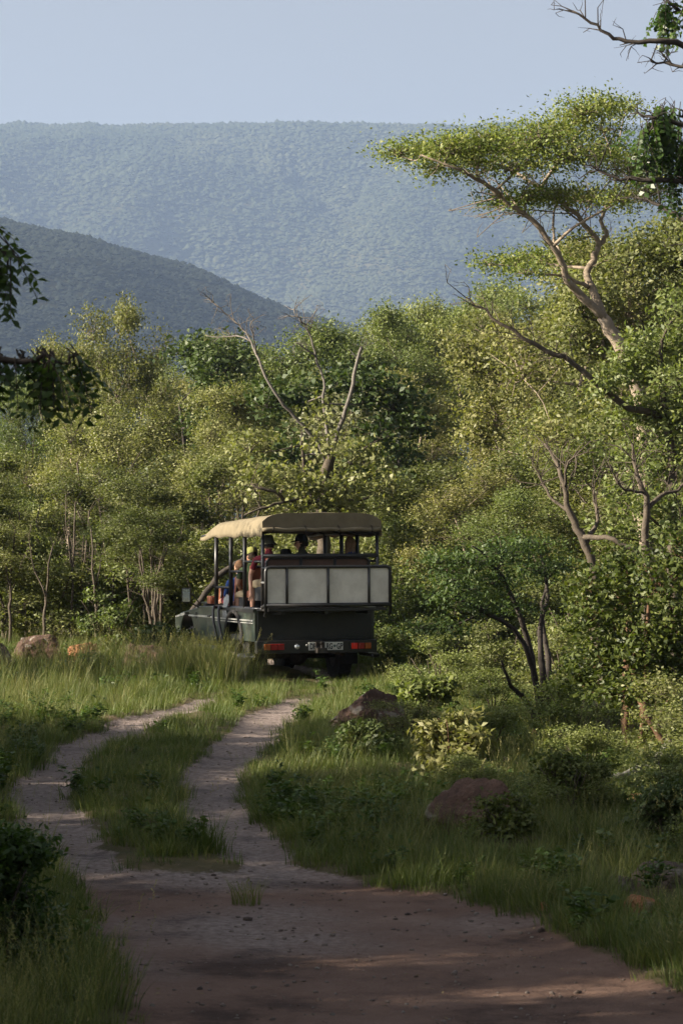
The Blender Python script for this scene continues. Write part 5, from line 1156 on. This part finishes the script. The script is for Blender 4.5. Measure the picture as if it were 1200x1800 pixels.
def scatter(name, label, cat, protos, x, y, scl, idx, tiltv=.12):
    c = bpy.data.collections.new(name+'_kinds')
    for p in protos: c.objects.link(p)
    n = len(x); me = bpy.data.meshes.new(name); me.vertices.add(n)
    me.vertices.foreach_set('co', np.stack([x, y, G(x, y)], 1).astype(np.float32).ravel())
    rot = np.stack([RNG.normal(0, tiltv, n), RNG.normal(0, tiltv, n), RNG.uniform(0, 6.28, n)], 1).astype(np.float32)
    me.attributes.new('rot', 'FLOAT_VECTOR', 'POINT').data.foreach_set('vector', rot.ravel())
    me.attributes.new('scl', 'FLOAT', 'POINT').data.foreach_set('value', np.asarray(scl, np.float32))
    me.attributes.new('kindex', 'INT', 'POINT').data.foreach_set('value', np.asarray(idx, np.int32))
    o = link(name, me); tag(o, label, cat, kind='stuff')
    ng = bpy.data.node_groups.new(name, 'GeometryNodeTree')
    ng.interface.new_socket('Geometry', in_out='INPUT', socket_type='NodeSocketGeometry'); ng.interface.new_socket('Geometry', in_out='OUTPUT', socket_type='NodeSocketGeometry')
    gi, go = ng.nodes.new('NodeGroupInput'), ng.nodes.new('NodeGroupOutput')
    ip = ng.nodes.new('GeometryNodeInstanceOnPoints'); ci = ng.nodes.new('GeometryNodeCollectionInfo')
    ci.inputs['Collection'].default_value = c; ci.inputs['Separate Children'].default_value = True; ci.inputs['Reset Children'].default_value = True
    def na(nm, ty):
        q = ng.nodes.new('GeometryNodeInputNamedAttribute'); q.data_type = ty; q.inputs['Name'].default_value = nm; return q.outputs['Attribute']
    ng.links.new(gi.outputs[0], ip.inputs['Points']); ng.links.new(ci.outputs[0], ip.inputs['Instance']); ip.inputs['Pick Instance'].default_value = True
    ng.links.new(na('kindex', 'INT'), ip.inputs['Instance Index']); ng.links.new(na('rot', 'FLOAT_VECTOR'), ip.inputs['Rotation']); ng.links.new(na('scl', 'FLOAT'), ip.inputs['Scale'])
    ng.links.new(ip.outputs[0], go.inputs[0])
    md = o.modifiers.new('scatter', 'NODES'); md.node_group = ng
    return o
def field(n, y0, y1, dens, pad=1.0, ypow=1.0):
    """random ground points in the wedge the camera can see, thinned by dens(x, y)"""
    y = y0+(y1-y0)*RNG.random(n)**ypow; x = RNG.uniform(-1, 1, n)*(y*.125+pad)
    k = RNG.random(n) < dens(x, y); return x[k], y[k]
def clear(x, y):
    k = np.ones(len(x)); cx, cy = x-VX, y-VY; lx, ly = cx*math.cos(TH)+cy*math.sin(TH), -cx*math.sin(TH)+cy*math.cos(TH)
    k *= 1-.96*((np.abs(lx) < .98) & (ly > -.05) & (ly < 5))   # nothing grows up through the vehicle
    for a, b, r in ROCKS: k *= 1-.8*((np.abs(x-a) < r*1.0) & (y < b+r*.5) & (y > b-r-1.1))
    return k
grassy = lambda x, y: np.clip(1-dirt(x, y)*1.35+.5*(fbm(x*3, y*3, 8)-.45), 0, 1)*np.where(dirt(x, y) > .92, .02, 1)*np.maximum(clear(x, y), .06)
# short turf
sp = [tuft(f'turf_{i}', 500+i, 46, .06, .17, .13, .0055, .55, 'grass_short') for i in range(4)]
x, y = field(26000, 13, 58, lambda x, y: grassy(x, y)*np.clip(.2+2.4*(fbm(x*.9, y*.9, 91)-.33), .08, 1), 1.2, 1.15)
edge = 1-np.clip(dirt(x, y)*1.8, 0, 1)
scatter('short_grass', 'short green turf along the verges and between the ruts', 'grass', sp, x, y, RNG.uniform(.6, 1.25, len(x))*(.55+.45*edge)*(1+.5*sstep(0, 1, fbm(x*.5, y*.5, 60))), RNG.integers(0, 4, len(x)))
# knee-high green grass
mp = [tuft(f'blade_{i}', 520+i, 34, .22, .46, .12, .006, .55, 'grass_mid', .08, 4) for i in range(4)]
def middens(x, y):
    d = dirt(x, y); isl = (x > np.interp(y, _yy, _LX)) & (x < np.interp(y, _yy, _RX)) & (y > 21)
    near = np.clip(sstep(.35, 1.1, np.minimum(np.abs(x-np.interp(y, _yy, _LX)), np.abs(x-np.interp(y, _yy, _RX)))), 0, 1)
    out = np.clip(1-d*3, 0, 1)*near*np.clip(.15+2.6*(fbm(x*.7, y*.7, 17)-.40), .02, 1)
    return np.where(isl, out*.13, out)*clear(x, y)
x, y = field(15000, 13.5, 58, middens, 1.2, 1.1)
scatter('knee_high_grass', 'knee-high green grass on both verges of the track', 'grass', mp, x, y, RNG.uniform(.4, 1.05, len(x)), RNG.integers(0, 4, len(x)))
# tall seeding grass beside the vehicle and on the right verge
tp = [tuft(f'tall_{i}', 540+i, 26, .5, 1.0, .12, .0055, .42, 'grass_tall', .55, 4) for i in range(4)]
def gauss(x, y, cx, cy, rx, ry): return np.exp(-((x-cx)/rx)**2-((y-cy)/ry)**2)
def talldens(x, y):
    d = dirt(x, y)
    v = 1.7*gauss(x, y, -2.15, 44.0, .70, .9)+.6*gauss(x, y, -3.5, 45.5, .8, 1.5)+.25*gauss(x, y, 1.5, 42, .8, 3)+.16*gauss(x, y, 2.4, 37, 1.2, 3)+.25*gauss(x, y, -4.6, 45, 1.2, 3)+1.1*gauss(x, y, -2.1, 14.6, .9, 2.2)+.16*gauss(x, y, 1.6, 27, 1.5, 4)+.25*gauss(x, y, .7, 50, .8, 3)+.02
    return np.clip(1-d*4, 0, 1)*v*clear(x, y)
x, y = field(9000, 12.5, 55, talldens, 1.0, 1.0)
x = np.concatenate([x, RNG.normal(-2.05, .50, 120)]); y = np.concatenate([y, RNG.normal(44.0, .55, 120)]); _k = (y < 45.0+.0*x) & (x < -1.25); x, y = x[_k | (np.arange(len(x)) < len(x)-120)], y[_k | (np.arange(len(y)) < len(y)-120)]   # thick clump at the vehicle's left rear wheel
scatter('tall_grass', 'tall yellowing seed grass beside the vehicle and along the verge', 'grass', tp, x, y, RNG.uniform(.55, 1.05, len(x))*np.where(y < 20, .75, np.where(x > -.8, .62, .9))*(1-.5*sstep(-1.45, -1.15, x)*sstep(40, 42, y)*(x < .4)), RNG.integers(0, 4, len(x)), .08)
# broad-leaved weeds
fp = [forb(f'forb_{i}', 560+i, 7, .32, .075, .036) for i in range(3)]
x, y = field(7500, 13, 58, lambda x, y: np.clip(1-dirt(x, y)*4, 0, 1)*np.clip(3.2*(fbm(x*.8, y*.8, 44)-.44), 0, .8)*np.where(np.abs(x+1.9) < 1.2, .25, 1), 1.2)
scatter('weeds', 'scattered broad-leaved weeds among the verge grass', 'weeds', fp, x, y, RNG.uniform(.45, 1.1, len(x)), RNG.integers(0, 3, len(x)))
# single tufts on the track
def tuft_thing(label, px, py, sc, seed, tall):
    Y = FPX*CAMH/(py-HOR); b = ground_at(px, Y); o = tuft('grass_tuft', seed, 90, .18, tall, .11, .006, .5, 'grass_short', .04, 4); COL.objects.link(o)
    o.location = b; o.scale = (sc,)*3; tag(o, label, 'grass tuft')
tuft_thing('upright green grass tuft at the end of the grass island between the ruts', 362, 1497, 1.1, 601, .42)
tuft_thing('small lone grass tuft growing in the bare dirt of the track', 433, 1577, .95, 602, .26)
tuft_thing('slim grass tuft on the island just behind the upright tuft', 305, 1470, 1.0, 603, .50)

# pebbles and clods on the bare ground
def stones(name, label, n, y0, y1, r0, r1, mat, dens):
    x, y = field(n, y0, y1, dens, .4); m = len(x); r = r0+(r1-r0)*RNG.random(m)**3
    V, F = blobs(np.stack([x, y, G(x, y)+r*.15], 1), r, RNG.uniform(.45, .8, m), .3)
    tag(link(name, np_mesh(name, V, F, M[mat])), label, 'gravel', kind='stuff')
stones('gravel', 'loose pebbles scattered over the wheel ruts', 9000, 13, 45, .004, .020, 'gravel', lambda x, y: dirt(x, y)*.9)
stones('clods', 'dark clods and stones on the bare near track', 150, 13, 24, .006, .036, 'rock_dark', lambda x, y: dirt(x, y)*.6)

def litter():
    x, y = field(5200, 13, 40, lambda x, y: np.where(dirt(x, y) > .3, .22+.7*(dirt(x, y) < .9), .0)*np.clip(3*(fbm(x*1.1, y*1.1, 12)-.36), .05, 1), .4); n = len(x); a = RNG.uniform(0, 6.28, n)
    D = np.stack([np.cos(a), np.sin(a), RNG.normal(0, .18, n)], 1); L = np.where(RNG.random(n) < .35, RNG.uniform(.06, .20, n), RNG.uniform(.02, .05, n)); W = np.where(L > .055, .007, L*.5)
    me = leaves('litter', np.stack([x, y, G(x, y)+.008], 1), D, np.array((0, 0, 1))+RNG.normal(0, .3, (n, 3)), L, W, RNG.random(n), M['litter'], .1)
    tag(link('litter', me), 'dry leaves, straw and twigs strewn on the track', 'litter', kind='stuff')
M['litter'] = leaf_mat('litter', (0.030, 0.022, 0.014), (0.085, 0.060, 0.036), (0.26, 0.20, 0.12), trans=.1, rough=.8, spec=.1, objvar=0.0)
litter()
